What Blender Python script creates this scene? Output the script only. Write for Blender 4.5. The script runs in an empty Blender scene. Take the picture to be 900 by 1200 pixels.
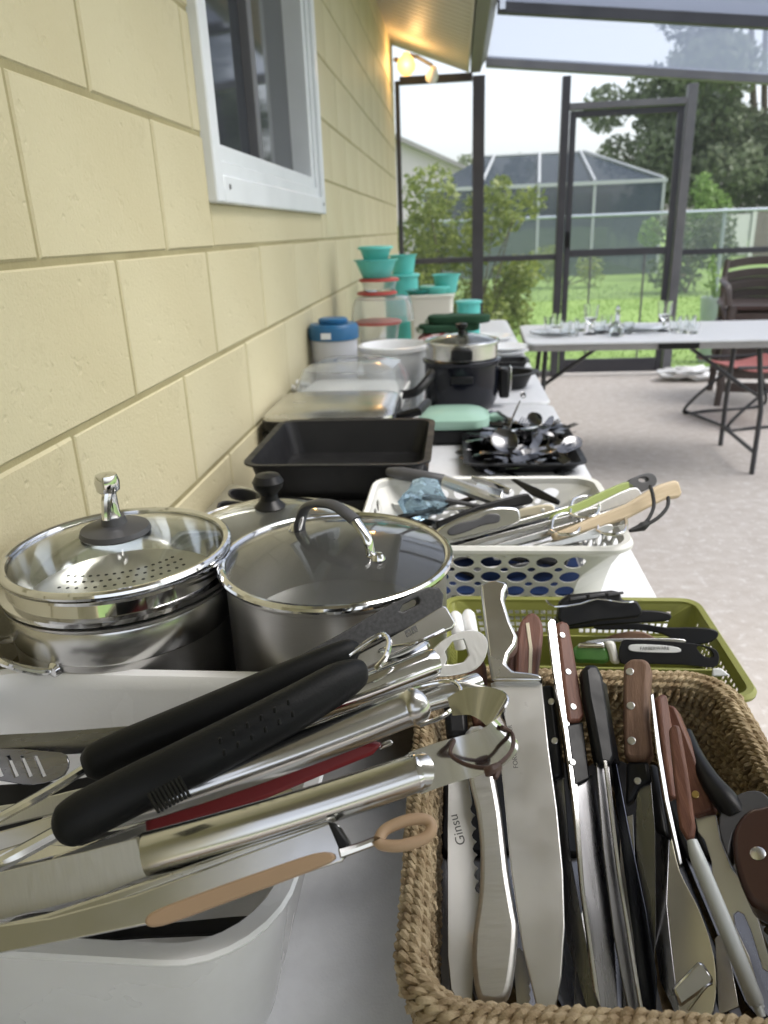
import bpy, bmesh, math, random
import numpy as np
from mathutils import Vector, Matrix, geometry
random.seed(11)
R_ = math.radians
S = bpy.context.scene

# ------------------------------------------------------------------ camera
F = 870.0; CX, CY = 450.0, 600.0          # focal length and centre for a 900 x 1200 frame
TZ = 0.74                                  # table height
CAM = np.array([0.0, 0.0, TZ + 0.57])
_vy = np.array([85, 332, -F]); _vy /= np.linalg.norm(_vy)
_z = -np.array([90, -2280, -F]); _z = _z - _vy * (_z @ _vy); _z /= np.linalg.norm(_z)
RW = np.array([np.cross(_vy, _z), _vy, _z])          # world = RW @ camera
cam = bpy.data.objects.new('camera', bpy.data.cameras.new('camera')); S.collection.objects.link(cam)
cam.matrix_world = Matrix.Translation(Vector(CAM)) @ Matrix([list(r) for r in RW]).to_4x4()
cam.data.sensor_fit = 'VERTICAL'; cam.data.sensor_height = 36; cam.data.sensor_width = 27
cam.data.lens = F / 1200 * 36
cam.data.clip_start = 0.02; cam.data.clip_end = 600
cam.data.dof.use_dof = True; cam.data.dof.focus_distance = 0.62; cam.data.dof.aperture_fstop = 8.5
S.camera = cam

# ------------------------------------------------------------------ sky, sun, exposure
SUN_EL, SUN_AZ = 58, 98                    # azimuth: degrees from +Y towards +X
w = bpy.data.worlds.new('World'); S.world = w; w.use_nodes = True
nt = w.node_tree; nt.nodes.clear()
sky = nt.nodes.new('ShaderNodeTexSky'); sky.sky_type = 'NISHITA'; sky.sun_disc = False
sky.sun_elevation = R_(SUN_EL); sky.sun_rotation = R_(SUN_AZ)
sky.air_density = 1.0; sky.dust_density = 3.0; sky.ozone_density = 1.0
hs = nt.nodes.new('ShaderNodeHueSaturation'); hs.inputs['Saturation'].default_value = 0.38
bg = nt.nodes.new('ShaderNodeBackground'); bg.inputs[1].default_value = 0.15
wo = nt.nodes.new('ShaderNodeOutputWorld')
nt.links.new(sky.outputs[0], hs.inputs['Color']); nt.links.new(hs.outputs[0], bg.inputs[0]); nt.links.new(bg.outputs[0], wo.inputs[0])
sl = bpy.data.lights.new('sun', 'SUN'); sl.energy = 1.2; sl.angle = R_(40); sl.color = (1, .97, .92)
sun = bpy.data.objects.new('sun', sl); S.collection.objects.link(sun)
_sd = Vector((math.sin(R_(SUN_AZ)) * math.cos(R_(SUN_EL)), math.cos(R_(SUN_AZ)) * math.cos(R_(SUN_EL)), math.sin(R_(SUN_EL))))
sun.rotation_euler = (-_sd).to_track_quat('-Z', 'Y').to_euler(); sun.location = _sd * 40
S.view_settings.view_transform = 'Standard'; S.view_settings.look = 'None'
S.view_settings.exposure = 1.15; S.view_settings.gamma = 1.0; S.view_settings.use_curve_mapping = False

# ------------------------------------------------------------------ measuring: a photo point to a point of the place
def ray(px, py): return RW @ np.array([px - CX, CY - py, -F])
def at(px, py, z): d = ray(px, py); return Vector(CAM + d * ((z - CAM[2]) / d[2]))
def atx(px, py, x): d = ray(px, py); return Vector(CAM + d * (x / d[0]))
def aty(px, py, y): d = ray(px, py); return Vector(CAM + d * (y / d[1]))
def mpp(p): return (RW.T @ (np.array(p) - CAM))[2] / -F           # metres per pixel at a point

# ------------------------------------------------------------------ materials
MT = {}
def mat(name, col, rough=.5, metal=0., col2=None, ns=20., det=6., bump=0., bs=200., stretch=(1, 1, 1), trans=0., ior=1.45,
        rvar=0., coat=0., alpha=1., emit=None, island=False, spec=None, sss=0., sharp=False, dirt=None, pits=None):
    if name in MT: return MT[name]
    m = bpy.data.materials.new(name); m.use_nodes = True; n = m.node_tree.nodes; L = m.node_tree.links
    b = n['Principled BSDF']; b.inputs['Base Color'].default_value = (*col, 1); b.inputs['Roughness'].default_value = rough
    b.inputs['Metallic'].default_value = metal; b.inputs['IOR'].default_value = ior
    b.inputs['Transmission Weight'].default_value = trans; b.inputs['Alpha'].default_value = alpha
    if coat: b.inputs['Coat Weight'].default_value = coat; b.inputs['Coat Roughness'].default_value = .1
    if spec is not None: b.inputs['Specular IOR Level'].default_value = spec
    if sss: b.inputs['Subsurface Weight'].default_value = sss; b.inputs['Subsurface Radius'].default_value = (.02, .02, .02)
    if emit: b.inputs['Emission Color'].default_value = (*emit[0], 1); b.inputs['Emission Strength'].default_value = emit[1]
    tc = n.new('ShaderNodeTexCoord'); mp = n.new('ShaderNodeMapping'); mp.inputs['Scale'].default_value = stretch
    L.new(tc.outputs['Object'], mp.inputs['Vector'])
    if col2 is not None:
        mx = n.new('ShaderNodeMix'); mx.data_type = 'RGBA'
        mx.inputs['A'].default_value = (*col, 1); mx.inputs['B'].default_value = (*col2, 1)
        if island:
            g = n.new('ShaderNodeNewGeometry'); L.new(g.outputs['Random Per Island'], mx.inputs['Factor'])
        else:
            t = n.new('ShaderNodeTexNoise'); t.inputs['Scale'].default_value = ns; t.inputs['Detail'].default_value = det
            L.new(mp.outputs[0], t.inputs['Vector'])
            cr = n.new('ShaderNodeMapRange'); a_, b_ = (.47, .53) if sharp else (.32, .68)
            cr.inputs['From Min'].default_value = a_; cr.inputs['From Max'].default_value = b_
            L.new(t.outputs['Fac'], cr.inputs[0]); L.new(cr.outputs[0], mx.inputs['Factor'])
        L.new(mx.outputs['Result'], b.inputs['Base Color'])
        for dcol, dsc, lo, hi, amt in (dirt or ()):       # stains, scuffs and specks of their own shape
            dn = n.new('ShaderNodeTexNoise'); dn.inputs['Scale'].default_value = dsc; dn.inputs['Detail'].default_value = 8; dn.inputs['Roughness'].default_value = .65
            L.new(mp.outputs[0], dn.inputs['Vector']); dr_ = n.new('ShaderNodeMapRange'); dr_.inputs['From Min'].default_value = lo; dr_.inputs['From Max'].default_value = hi; dr_.inputs['To Max'].default_value = amt
            L.new(dn.outputs['Fac'], dr_.inputs[0]); d2 = n.new('ShaderNodeMix'); d2.data_type = 'RGBA'; d2.inputs['B'].default_value = (*dcol, 1)
            src = b.inputs['Base Color'].links[0].from_socket; L.new(src, d2.inputs['A']); L.new(dr_.outputs[0], d2.inputs['Factor']); L.new(d2.outputs['Result'], b.inputs['Base Color'])
    if rvar:
        t = n.new('ShaderNodeTexNoise'); t.inputs['Scale'].default_value = ns * 1.7; t.inputs['Detail'].default_value = 5
        L.new(mp.outputs[0], t.inputs['Vector'])
        cr = n.new('ShaderNodeMapRange'); cr.inputs['From Min'].default_value = .3; cr.inputs['From Max'].default_value = .7
        cr.inputs['To Min'].default_value = max(.02, rough - rvar); cr.inputs['To Max'].default_value = rough + rvar
        L.new(t.outputs['Fac'], cr.inputs[0]); L.new(cr.outputs[0], b.inputs['Roughness'])
    if bump:
        t = n.new('ShaderNodeTexNoise'); t.inputs['Scale'].default_value = bs; t.inputs['Detail'].default_value = 4
        L.new(mp.outputs[0], t.inputs['Vector'])
        bp = n.new('ShaderNodeBump'); bp.inputs['Strength'].default_value = bump; bp.inputs['Distance'].default_value = .002
        L.new(t.outputs['Fac'], bp.inputs['Height']); L.new(bp.outputs[0], b.inputs['Normal'])
        if pits:
            vt = n.new('ShaderNodeTexNoise'); vt.inputs['Scale'].default_value = pits; vt.inputs['Detail'].default_value = 3; L.new(mp.outputs[0], vt.inputs['Vector'])
            pr = n.new('ShaderNodeMapRange'); pr.inputs['From Min'].default_value = .27; pr.inputs['From Max'].default_value = .39; L.new(vt.outputs['Fac'], pr.inputs[0])
            b2 = n.new('ShaderNodeBump'); b2.inputs['Strength'].default_value = .55; b2.inputs['Distance'].default_value = .002; L.new(pr.outputs[0], b2.inputs['Height']); L.new(bp.outputs[0], b2.inputs['Normal']); L.new(b2.outputs[0], b.inputs['Normal'])
    MT[name] = m; return m
def leafmat(name, c1, c2, tr=.45):
    m = bpy.data.materials.new(name); m.use_nodes = True; n = m.node_tree.nodes; L = m.node_tree.links; n.clear()
    o = n.new('ShaderNodeOutputMaterial'); g = n.new('ShaderNodeNewGeometry'); mx = n.new('ShaderNodeMix'); mx.data_type = 'RGBA'
    mx.inputs['A'].default_value = (*c1, 1); mx.inputs['B'].default_value = (*c2, 1); L.new(g.outputs['Random Per Island'], mx.inputs['Factor'])
    d = n.new('ShaderNodeBsdfPrincipled'); d.inputs['Roughness'].default_value = .5; t = n.new('ShaderNodeBsdfTranslucent'); ms = n.new('ShaderNodeMixShader'); ms.inputs[0].default_value = tr
    for b, i in ((d, 'Base Color'), (t, 'Color')): L.new(mx.outputs['Result'], b.inputs[i])
    L.new(d.outputs[0], ms.inputs[1]); L.new(t.outputs[0], ms.inputs[2]); L.new(ms.outputs[0], o.inputs[0]); MT[name] = m; return m
def net(name, col, cover):
    """insect screen: a fine dark weave that lets part of the light through"""
    m = bpy.data.materials.new(name); m.use_nodes = True; n = m.node_tree.nodes; L = m.node_tree.links; n.clear()
    o = n.new('ShaderNodeOutputMaterial'); mx = n.new('ShaderNodeMixShader'); t = n.new('ShaderNodeBsdfTransparent')
    d = n.new('ShaderNodeBsdfDiffuse'); d.inputs[0].default_value = (*col, 1)
    tl = n.new('ShaderNodeBsdfTranslucent'); tl.inputs[0].default_value = (*col, 1); m2 = n.new('ShaderNodeMixShader'); m2.inputs[0].default_value = .5
    L.new(d.outputs[0], m2.inputs[1]); L.new(tl.outputs[0], m2.inputs[2])
    mx.inputs[0].default_value = cover; L.new(t.outputs[0], mx.inputs[1]); L.new(m2.outputs[0], mx.inputs[2]); L.new(mx.outputs[0], o.inputs[0])
    MT[name] = m; return m

mat('yellow_paint', (.51, .455, .29), .62, col2=(.555, .505, .335), ns=2.2, bump=.6, bs=220, pits=42, dirt=[((.36, .31, .18), 9, .60, .80, .55), ((.30, .26, .17), 55, .70, .78, .6)])
mat('joint_paint', (.27, .235, .12), .7, col2=(.35, .31, .17), ns=9, bump=.4, bs=150)
mat('white_vinyl', (.74, .77, .8), .35, col2=(.68, .71, .74), ns=6)
mat('dark_room', (.03, .03, .035), .8); mat('curtain', (.12, .12, .13), .9, col2=(.17, .17, .18), ns=2, stretch=(1, 14, .3))
mat('bronze_alu', (.045, .045, .055), .45, col2=(.06, .06, .07), ns=5)
mat('grey_alu', (.13, .13, .145), .42, col2=(.17, .17, .18), ns=4)
mat('soffit_vinyl', (.45, .42, .36), .5, col2=(.5, .47, .4), ns=3); mat('gutter', (.16, .155, .14), .4, col2=(.2, .19, .17), ns=2)
mat('concrete', (.47, .425, .385), .8, col2=(.55, .51, .475), ns=16, det=9, bump=.6, bs=60, pits=70, dirt=[((.68, .66, .64), 26, .56, .62, .6), ((.28, .25, .225), 60, .64, .72, .6), ((.36, .32, .285), 1.6, .55, .75, .4)])
mat('lawn', (.16, .26, .06), .9, col2=(.23, .34, .095), ns=1.3, det=10, bump=.6, bs=40)
leafmat('grass', (.16, .26, .06), (.23, .34, .095))
mat('table_plastic', (.64, .65, .67), .38, col2=(.69, .70, .72), ns=60, bump=.15, bs=400, dirt=[((.42, .41, .40), 120, .70, .76, .5), ((.55, .54, .52), 6, .58, .75, .5)])
mat('table_edge_shade', (.27, .265, .26), .5, col2=(.31, .305, .30), ns=20); mat('table_steel', (.05, .05, .055), .4); mat('black_plastic', (.008, .008, .009), .36, spec=.28, col2=(.012, .012, .013), ns=30, rvar=.08)
mat('rubber', (.006, .0065, .007), .5, spec=.2, col2=(.009, .0095, .010), ns=14, bump=.15, bs=500, rvar=.06)
mat('steel', (.62, .615, .60), .22, 1, col2=(.585, .58, .565), ns=9, rvar=.06)
mat('brushed', (.62, .615, .60), .21, 1, col2=(.59, .585, .57), ns=12, rvar=.05)
mat('brushed_pot', (.56, .55, .535), .34, 1, dirt=[((.40, .39, .37), 18, .62, .72, .3)], col2=(.53, .52, .505), ns=40, stretch=(1, 1, 30), rvar=.05)
mat('satin', (.64, .635, .62), .40, 1, col2=(.60, .595, .58), ns=40, stretch=(12, 1, 1), rvar=.06, bump=.04, bs=120)
mat('blade', (.68, .675, .66), .36, 1, col2=(.63, .625, .61), ns=7, dirt=[((.42, .41, .40), 90, .66, .74, .45), ((.5, .49, .47), 22, .62, .72, .4)], rvar=.10, bump=.03, bs=140)
mat('dark_blade', (.26, .26, .27), .27, 1, col2=(.18, .18, .19), ns=8, stretch=(1, 8, 1), rvar=.07)
mat('chrome', (.72, .72, .72), .09, 1, col2=(.66, .66, .66), ns=12, rvar=.04)
mat('wood_red', (.10, .038, .025), .5, col2=(.18, .078, .05), ns=26, stretch=(1, 10, 10), bump=.25, bs=120)
mat('wood_brown', (.12, .066, .042), .6, col2=(.21, .125, .082), ns=26, stretch=(1, 10, 10), bump=.3, bs=120)
mat('wood_pale', (.44, .35, .23), .55, col2=(.53, .43, .295), ns=20, stretch=(1, 9, 9), bump=.2, bs=100)
mat('red_plastic', (.19, .010, .016), .42, col2=(.22, .014, .02), ns=12)
mat('tan_plastic', (.37, .25, .155), .45, col2=(.41, .28, .175), ns=8)
mat('white_plastic', (.80, .805, .81), .25, rvar=.06, bump=.05, bs=300, dirt=[((.60, .59, .57), 35, .68, .76, .4), ((.70, .70, .69), 5, .56, .74, .5)], col2=(.83, .835, .84), ns=3, sss=.08)
mat('white_basket', (.66, .66, .63), .42, col2=(.71, .71, .68), ns=9)
mat('green_plastic', (.21, .22, .055), .45, col2=(.25, .26, .07), ns=7)
mat('seagrass', (.50, .40, .25), .7, col2=(.24, .165, .085), ns=70, det=5, bump=.6, bs=900)
mat('nonstick', (.010, .010, .011), .42, spec=.28, col2=(.014, .014, .015), ns=16, rvar=.08)
mat('glass', (.96, .98, .98), .02, trans=1, ior=1.45)
mat('lid_glass', (.92, .94, .92), .03, trans=1, ior=1.36, spec=.8)
mat('clear_plastic', (.93, .95, .97), .10, trans=.92, ior=1.2)
mat('milky_plastic', (.88, .89, .93), .3, trans=.6, ior=1.15)
mat('handle_grey', (.05, .05, .054), .45, col2=(.065, .065, .07), ns=20)
mat('leather', (.045, .022, .016), .55, col2=(.07, .035, .025), ns=90)
mat('black_cord', (.008, .008, .008), .7)
mat('etch', (.10, .10, .10), .6); mat('print_white', (.75, .77, .78), .35); mat('blue_plastic', (.02, .12, .27), .35); mat('navy_cloth', (.012, .035, .13), .8, col2=(.02, .05, .17), ns=40)
mat('teal', (.11, .55, .51), .35, col2=(.13, .6, .56), ns=4, trans=.1); mat('red_lid', (.42, .06, .05), .4)
mat('mint', (.30, .47, .385), .25, col2=(.32, .50, .41), ns=4)
mat('sage', (.27, .33, .10), .4)

# ------------------------------------------------------------------ mesh building
class MB:
    def __init__(s): s.v = []; s.f = []
    def add(s, vs, fs):
        o = len(s.v); s.v += [tuple(v) for v in vs]; s.f += [tuple(i + o for i in f) for f in fs]; return s
    def box(s, a, b):
        x0, y0, z0 = a; x1, y1, z1 = b
        return s.add([(x0, y0, z0), (x1, y0, z0), (x1, y1, z0), (x0, y1, z0), (x0, y0, z1), (x1, y0, z1), (x1, y1, z1), (x0, y1, z1)],
                     [(3, 2, 1, 0), (4, 5, 6, 7), (0, 1, 5, 4), (1, 2, 6, 5), (2, 3, 7, 6), (3, 0, 4, 7)])
    def loft(s, rings, cap0=True, cap1=True, closed=True, loop=False):
        n = len(rings[0]); vs = [p for r in rings for p in r]; fs = []
        m = len(rings)
        for i in range(m if loop else m - 1):
            a, b = i * n, ((i + 1) % m) * n
            for j in range(n if closed else n - 1):
                k = (j + 1) % n; fs.append((a + j, a + k, b + k, b + j))
        if not loop and cap0: fs.append(tuple(range(n - 1, -1, -1)))
        if not loop and cap1: fs.append(tuple(range((m - 1) * n, m * n)))
        return s.add(vs, fs)
    def tube(s, path, r, n=10, loop=False, flat=1.0, up=None, flute=0.):
        P = [Vector(p) for p in path]; m = len(P); rr = r if isinstance(r, (list, tuple)) else [r] * m
        T = [((P[(i + 1) % m] if (loop or i < m - 1) else P[i]) - (P[i - 1] if (loop or i > 0) else P[i])).normalized() for i in range(m)]
        u = Vector(up) if up else (Vector((0, 0, 1)) if abs(T[0].z) < .9 else Vector((1, 0, 0)))
        rings = []
        for i in range(m):
            u = (u - T[i] * u.dot(T[i]))
            if u.length < 1e-6: u = T[i].orthogonal()
            u.normalize(); b = T[i].cross(u)
            rings.append([P[i] + (b * math.cos(2 * math.pi * j / n) + u * math.sin(2 * math.pi * j / n) * flat) * rr[i] * (1 - flute * (j % 2)) for j in range(n)])
        return s.loft(rings, loop=loop)
    def lathe(s, prof, n=40, c=(0, 0, 0), caps=True):
        ring = prof[0][0] > .02 and prof[-1][0] > .02 and caps
        rings = [[(c[0] + r * math.cos(2 * math.pi * j / n), c[1] + r * math.sin(2 * math.pi * j / n), c[2] + z) for j in range(n)] for r, z in prof]
        return s.loft(rings, caps, caps, loop=ring)
    def prism(s, out, z0, z1, holes=(), fn=None, extra=()):
        if signed(out) < 0: out = out[::-1]
        if not holes and not extra:
            n = len(out)
            s.add([(x, y, z0) for x, y in out] + [(x, y, z1) for x, y in out],
                  [tuple(range(n - 1, -1, -1)), tuple(range(n, 2 * n))] + [(i, (i + 1) % n, n + (i + 1) % n, n + i) for i in range(n)])
            return s
        pts = [Vector(p) for p in out]; ed = [(i, (i + 1) % len(out)) for i in range(len(out))]
        for h in holes:
            o = len(pts); pts += [Vector(p) for p in h]; ed += [(o + i, o + (i + 1) % len(h)) for i in range(len(h))]
        pts += [Vector(p) for p in extra]
        vs, es, fs, *_ = geometry.delaunay_2d_cdt(pts, ed, [], 0, 1e-7)
        hb = [(min(p[0] for p in h), max(p[0] for p in h), min(p[1] for p in h), max(p[1] for p in h), h) for h in holes]
        keep = []
        for f in fs:
            c = sum((vs[i] for i in f), Vector((0, 0))) / len(f)
            if not inside(c, out): continue
            if any(b[0] < c.x < b[1] and b[2] < c.y < b[3] and inside(c, b[4]) for b in hb): continue
            f = list(f)
            if (vs[f[1]] - vs[f[0]]).cross(vs[f[2]] - vs[f[0]]) < 0: f.reverse()
            keep.append(f)
        n = len(vs); fn = fn or (lambda x, y, z: (x, y, z)); cnt = {}
        for f in keep:
            for i in range(len(f)): cnt[(f[i], f[(i + 1) % len(f)])] = 1
        side = [(a, b, n + b, n + a) for a, b in cnt if (b, a) not in cnt]
        return s.add([fn(v.x, v.y, z0) for v in vs] + [fn(v.x, v.y, z1) for v in vs],
                     [tuple(f[::-1]) for f in keep] + [tuple(i + n for i in f) for f in keep] + side)
    def mesh(s, name, m, smooth=35):
        me = bpy.data.meshes.new(name); me.from_pydata(s.v, [], s.f); me.validate(clean_customdata=False)
        bm = bmesh.new(); bm.from_mesh(me); bmesh.ops.recalc_face_normals(bm, faces=bm.faces[:]); bm.to_mesh(me); bm.free()
        if smooth:
            me.polygons.foreach_set('use_smooth', [True] * len(me.polygons)); me.set_sharp_from_angle(angle=R_(smooth))
        me.materials.append(MT[m] if isinstance(m, str) else m); return me
    def build(s, name, m, parent=None, smooth=35, bevel=0, seg=2):
        o = bpy.data.objects.new(name, s.mesh(name, m, smooth)); S.collection.objects.link(o); o.parent = parent
        if bevel:
            b = o.modifiers.new('bevel', 'BEVEL'); b.width = bevel; b.segments = seg; b.limit_method = 'ANGLE'; b.angle_limit = R_(40)
        return o
def signed(p): return sum(p[i - 1][0] * p[i][1] - p[i][0] * p[i - 1][1] for i in range(len(p)))
def inside(c, poly):
    x, y = c[0], c[1]; r = False; j = len(poly) - 1
    for i in range(len(poly)):
        xi, yi = poly[i]; xj, yj = poly[j]
        if (yi > y) != (yj > y) and x < (xj - xi) * (y - yi) / (yj - yi) + xi: r = not r
        j = i
    return r
def rrect(w_, d, r, n=5, z=None, c=(0, 0)):
    p = []
    for sx, sy, a in ((1, 1, 0), (-1, 1, 90), (-1, -1, 180), (1, -1, 270)):
        for i in range(n + 1):
            t = R_(a + 90 * i / n); p.append((c[0] + sx * (w_ / 2 - r) + r * math.cos(t), c[1] + sy * (d / 2 - r) + r * math.sin(t)))
    return p if z is None else [(x, y, z) for x, y in p]
def circ(x, y, r, n=14, ry=None): return [(x + r * math.cos(2 * math.pi * i / n), y + (ry or r) * math.sin(2 * math.pi * i / n)) for i in range(n)]
def spline(pts, k=6, loop=False):
    P = [Vector(p) for p in pts]; n = len(P); o = []
    for i in range(n if loop else n - 1):
        a, b, c, d = (P[i - 1] if (i or loop) else P[0]), P[i], P[(i + 1) % n], (P[(i + 2) % n] if (loop or i + 2 < n) else P[-1])
        for j in range(k):
            t = j / k
            o.append(.5 * ((2 * b) + (c - a) * t + (2 * a - 5 * b + 4 * c - d) * t * t + (3 * b - a - 3 * c + d) * t ** 3))
    if not loop: o.append(P[-1])
    return o
def smooth2(pts, k=4): return [(p.x, p.y) for p in spline([(x, y, 0) for x, y in pts], k, True)]

def tag(o, label, cat=None, group=None, kind=None):
    if label: o['label'] = label
    if cat: o['category'] = cat
    if group: o['group'] = group
    if kind: o['kind'] = kind
    return o
def thing(name, label, cat, group=None, loc=(0, 0, 0), rz=0, M=None):
    o = bpy.data.objects.new(name, None); S.collection.objects.link(o); o.empty_display_size = .05
    if M is not None: o.matrix_world = M
    else: o.location = loc; o.rotation_euler = (0, 0, R_(rz))
    return tag(o, label, cat, group)
def copy_tree(o, parent=None):
    c = o.copy(); S.collection.objects.link(c); c.parent = parent
    for ch in o.children: copy_tree(ch, c)
    return c
def frame(B, T, roll=0., n=None):
    """X from B to T, Z towards the viewer's side of it (or n), then rolled about X"""
    X = (T - B).normalized(); mid = (B + T) / 2
    N = Vector(n) if n else Vector(CAM) - mid
    Z = (N - X * N.dot(X)).normalized(); Y = Z.cross(X)
    if roll:
        q = Matrix.Rotation(R_(roll), 3, X); Y = q @ Y; Z = q @ Z
    return Matrix(((X.x, Y.x, Z.x, B.x), (X.y, Y.y, Z.y, B.y), (X.z, Y.z, Z.z, B.z), (0, 0, 0, 1)))
def trace(M, pts, off=0.):
    """photo outline -> outline on the plane of frame M (local x, y)"""
    I = M.inverted(); c = I @ Vector(CAM); out = []
    for px, py in pts:
        d = I.to_3x3() @ Vector(ray(px, py)); t = (off - c.z) / d.z; p = c + d * t; out.append((p.x, p.y))
    return out
def rope(path, nrm, strands, r, off, pitch, n=6, step=12, ph=0., sub=3):
    """twisted strands along a closed path; nrm(i) gives the outward direction"""
    mbs = MB(); L = [0]
    for i in range(len(path)): L.append(L[-1] + (path[(i + 1) % len(path)] - path[i]).length)
    turns = max(1, round(L[-1] / pitch)); N = turns * step; pts = []
    import bisect
    for q in range(N):
        s_ = L[-1] * q / N; i = min(len(path) - 1, bisect.bisect_right(L, s_) - 1); t = (s_ - L[i]) / max(1e-9, L[i + 1] - L[i])
        pts.append((path[i].lerp(path[(i + 1) % len(path)], t), nrm[i].lerp(nrm[(i + 1) % len(path)], t).normalized(), q * 2 * math.pi / step))
    for k in range(strands):
        a = ph + 2 * math.pi * k / strands
        cen = [p + (u * math.cos(t + a) + Vector((0, 0, 1)) * math.sin(t + a)) * off * (1 + .12 * math.sin(q * .37 + k)) for q, (p, u, t) in enumerate(pts)]
        for j in range(sub):                # each strand is itself a few twisted stems
            b = 2 * math.pi * j / sub; so = r * (.52 if sub > 1 else 0)
            mbs.tube([c + (u * math.cos(-1.7 * t + b) + Vector((0, 0, 1)) * math.sin(-1.7 * t + b)) * so for c, (p, u, t) in zip(cen, pts)],
                     [r * (.56 if sub > 1 else 1) * (1 + .13 * math.sin(q * .53 + 2 * k + j) + .08 * math.sin(q * 1.9 + j * 3)) for q in range(N)], n, loop=True)
    return mbs
# ================================================================== setting
WX = -0.52                                  # house wall plane
MB().add([(-30, -12, -.16), (60, -12, -.16), (60, 400, -.16), (-30, 400, -.16)], [(0, 1, 2, 3)]).build('lawn', 'lawn')['kind'] = 'structure'
MB().box((-.6, -6, -.15), (5.2, 7.15, 0)).build('patio_floor', 'concrete')['kind'] = 'structure'
sc = MB()                                   # short grass just past the patio
rg = random.Random(3)
for i in range(26000):
    y = 7.3 + 13 * rg.random() ** 1.6; x = -1 + rg.random() * (6 + y * .45); a = rg.random() * 6.28; h = .015 + .03 * rg.random(); ww = .005 + y * .0004
    dx, dy = math.cos(a) * ww, math.sin(a) * ww; lx, ly = rg.uniform(-.03, .03), rg.uniform(-.03, .03)
    sc.add([(x - dx, y - dy, -.16), (x + dx, y + dy, -.16), (x + lx, y + ly, -.16 + h)], [(0, 1, 2)])
tag(sc.build('grass', 'grass', smooth=0), 'short green lawn grass beyond the patio screen', 'grass', kind='stuff')

# ---- the house: block wall, window, eave
house = thing('house', 'pale yellow painted concrete block house with window and eave', 'house', loc=(WX, 3, 0))
def hl(x, y, z): return (x - WX, y - 3, z)
BH, BL, Z0, Y0 = .2175, .439, 1.2888, 1.369
WY0, WY1, WZ0, WZ1 = 1.645, 3.02, 1.384, 2.50
def hbox(x0, y0, z0, x1, y1, z1, m=None): m = m or MB(); return m.box(hl(x0, y0, z0), hl(x1, y1, z1))
wm = MB()
for y0, y1, z0, z1 in ((-6, WY0, -.1, 2.74), (WY1, 6.97, -.1, 2.74), (WY0, WY1, -.1, WZ0), (WY0, WY1, WZ1, 2.74)): hbox(WX - .2, y0, z0, WX + .0022, y1, z1, wm)
wall = wm.build('wall', 'joint_paint', house)
BM = {}
def block(y0, y1, z0, z1):
    if y1 - y0 < .03 or z1 - z0 < .03: return
    k = (round(y1 - y0, 3), round(z1 - z0, 3)); g = .0036
    if k not in BM:
        a, b = k[0] / 2 - g, k[1] / 2 - g; e = .004
        BM[k] = MB().loft([[(0, -a, -b), (0, a, -b), (0, a, b), (0, -a, b)], [(.008, -a, -b), (.008, a, -b), (.008, a, b), (.008, -a, b)],
                           [(.012, -a + e, -b + e), (.012, a - e, -b + e), (.012, a - e, b - e), (.012, -a + e, b - e)]], cap0=False).mesh('concrete_block', 'yellow_paint', 18)
    o = bpy.data.objects.new('concrete_block', BM[k]); S.collection.objects.link(o); o.parent = wall
    o.location = hl(WX - .0065 + random.uniform(-.0012, .0010), (y0 + y1) / 2, (z0 + z1) / 2)
for k in range(-5, 7):
    z0 = Z0 + k * BH; z1 = min(z0 + BH, 2.74); y = Y0 + (0 if k % 2 == 0 else BL / 2) - 3 * BL
    while y < 6.97:
        y0, y1 = max(y, .2), min(y + BL, 6.97)
        if y1 > y0 + .03:
            if y1 <= WY0 or y0 >= WY1 or z1 <= WZ0 or z0 >= WZ1: block(y0, y1, z0, z1)
            else:
                if y0 < WY0: block(y0, WY0, z0, z1)
                if y1 > WY1: block(WY1, y1, z0, z1)
                if z0 < WZ0 and y0 <= WY0: block(WY0, WY1, z0, WZ0)
                if z1 > WZ1: block(max(y0, WY0), min(y1, WY1), WZ1, z1)
        y += BL
def ring_frame(y0, y1, z0, z1, wd, x0, x1):
    m = MB(); hbox(x0, y0, z0, x1, y0 + wd, z1, m); hbox(x0, y1 - wd, z0, x1, y1, z1, m); hbox(x0, y0 + wd, z0, x1, y1 - wd, z0 + wd, m); hbox(x0, y0 + wd, z1 - wd, x1, y1 - wd, z1, m); return m
win = ring_frame(WY0 - .006, WY1 + .004, WZ0 - .004, WZ1, .058, WX - .05, WX + .026).build('window', 'white_vinyl', house, bevel=.005)
ring_frame(WY0 + .052, WY1 - .054, WZ0 + .054, WZ1 - .058, .03, WX - .06, WX + .012).build('window_frame', 'white_vinyl', win, bevel=.003)
ring_frame(WY0 + .082, WY1 - .084, WZ0 + .084, WZ1 - .088, .036, WX - .08, WX + .002).build('sash', 'white_vinyl', win, bevel=.004)
ym = WY0 + .62
hbox(WX - .085, ym, WZ0 + .11, WX - .03, ym + .05, WZ1 - .12).build('mullion', 'grey_alu', win, bevel=.003)
mp_ = mat('pane_glass', (.05, .055, .065), .06, spec=.7)
hbox(WX - .06, WY0 + .118, WZ0 + .12, WX - .056, ym, WZ1 - .124).build('pane', mp_, win)
hbox(WX - .07, ym + .05, WZ0 + .12, WX - .066, WY1 - .12, WZ1 - .124).build('pane', mp_, win)
for yy in (WY0 + .09, WY1 - .05):
    MB().lathe([(.0, .002), (.005, .002), (.006, 0)], 12).build('screw', 'grey_alu', win).matrix_local = Matrix.Translation(hl(WX + .0265, yy, WZ0 + .03)) @ Matrix.Rotation(R_(90), 4, 'Y')
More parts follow.
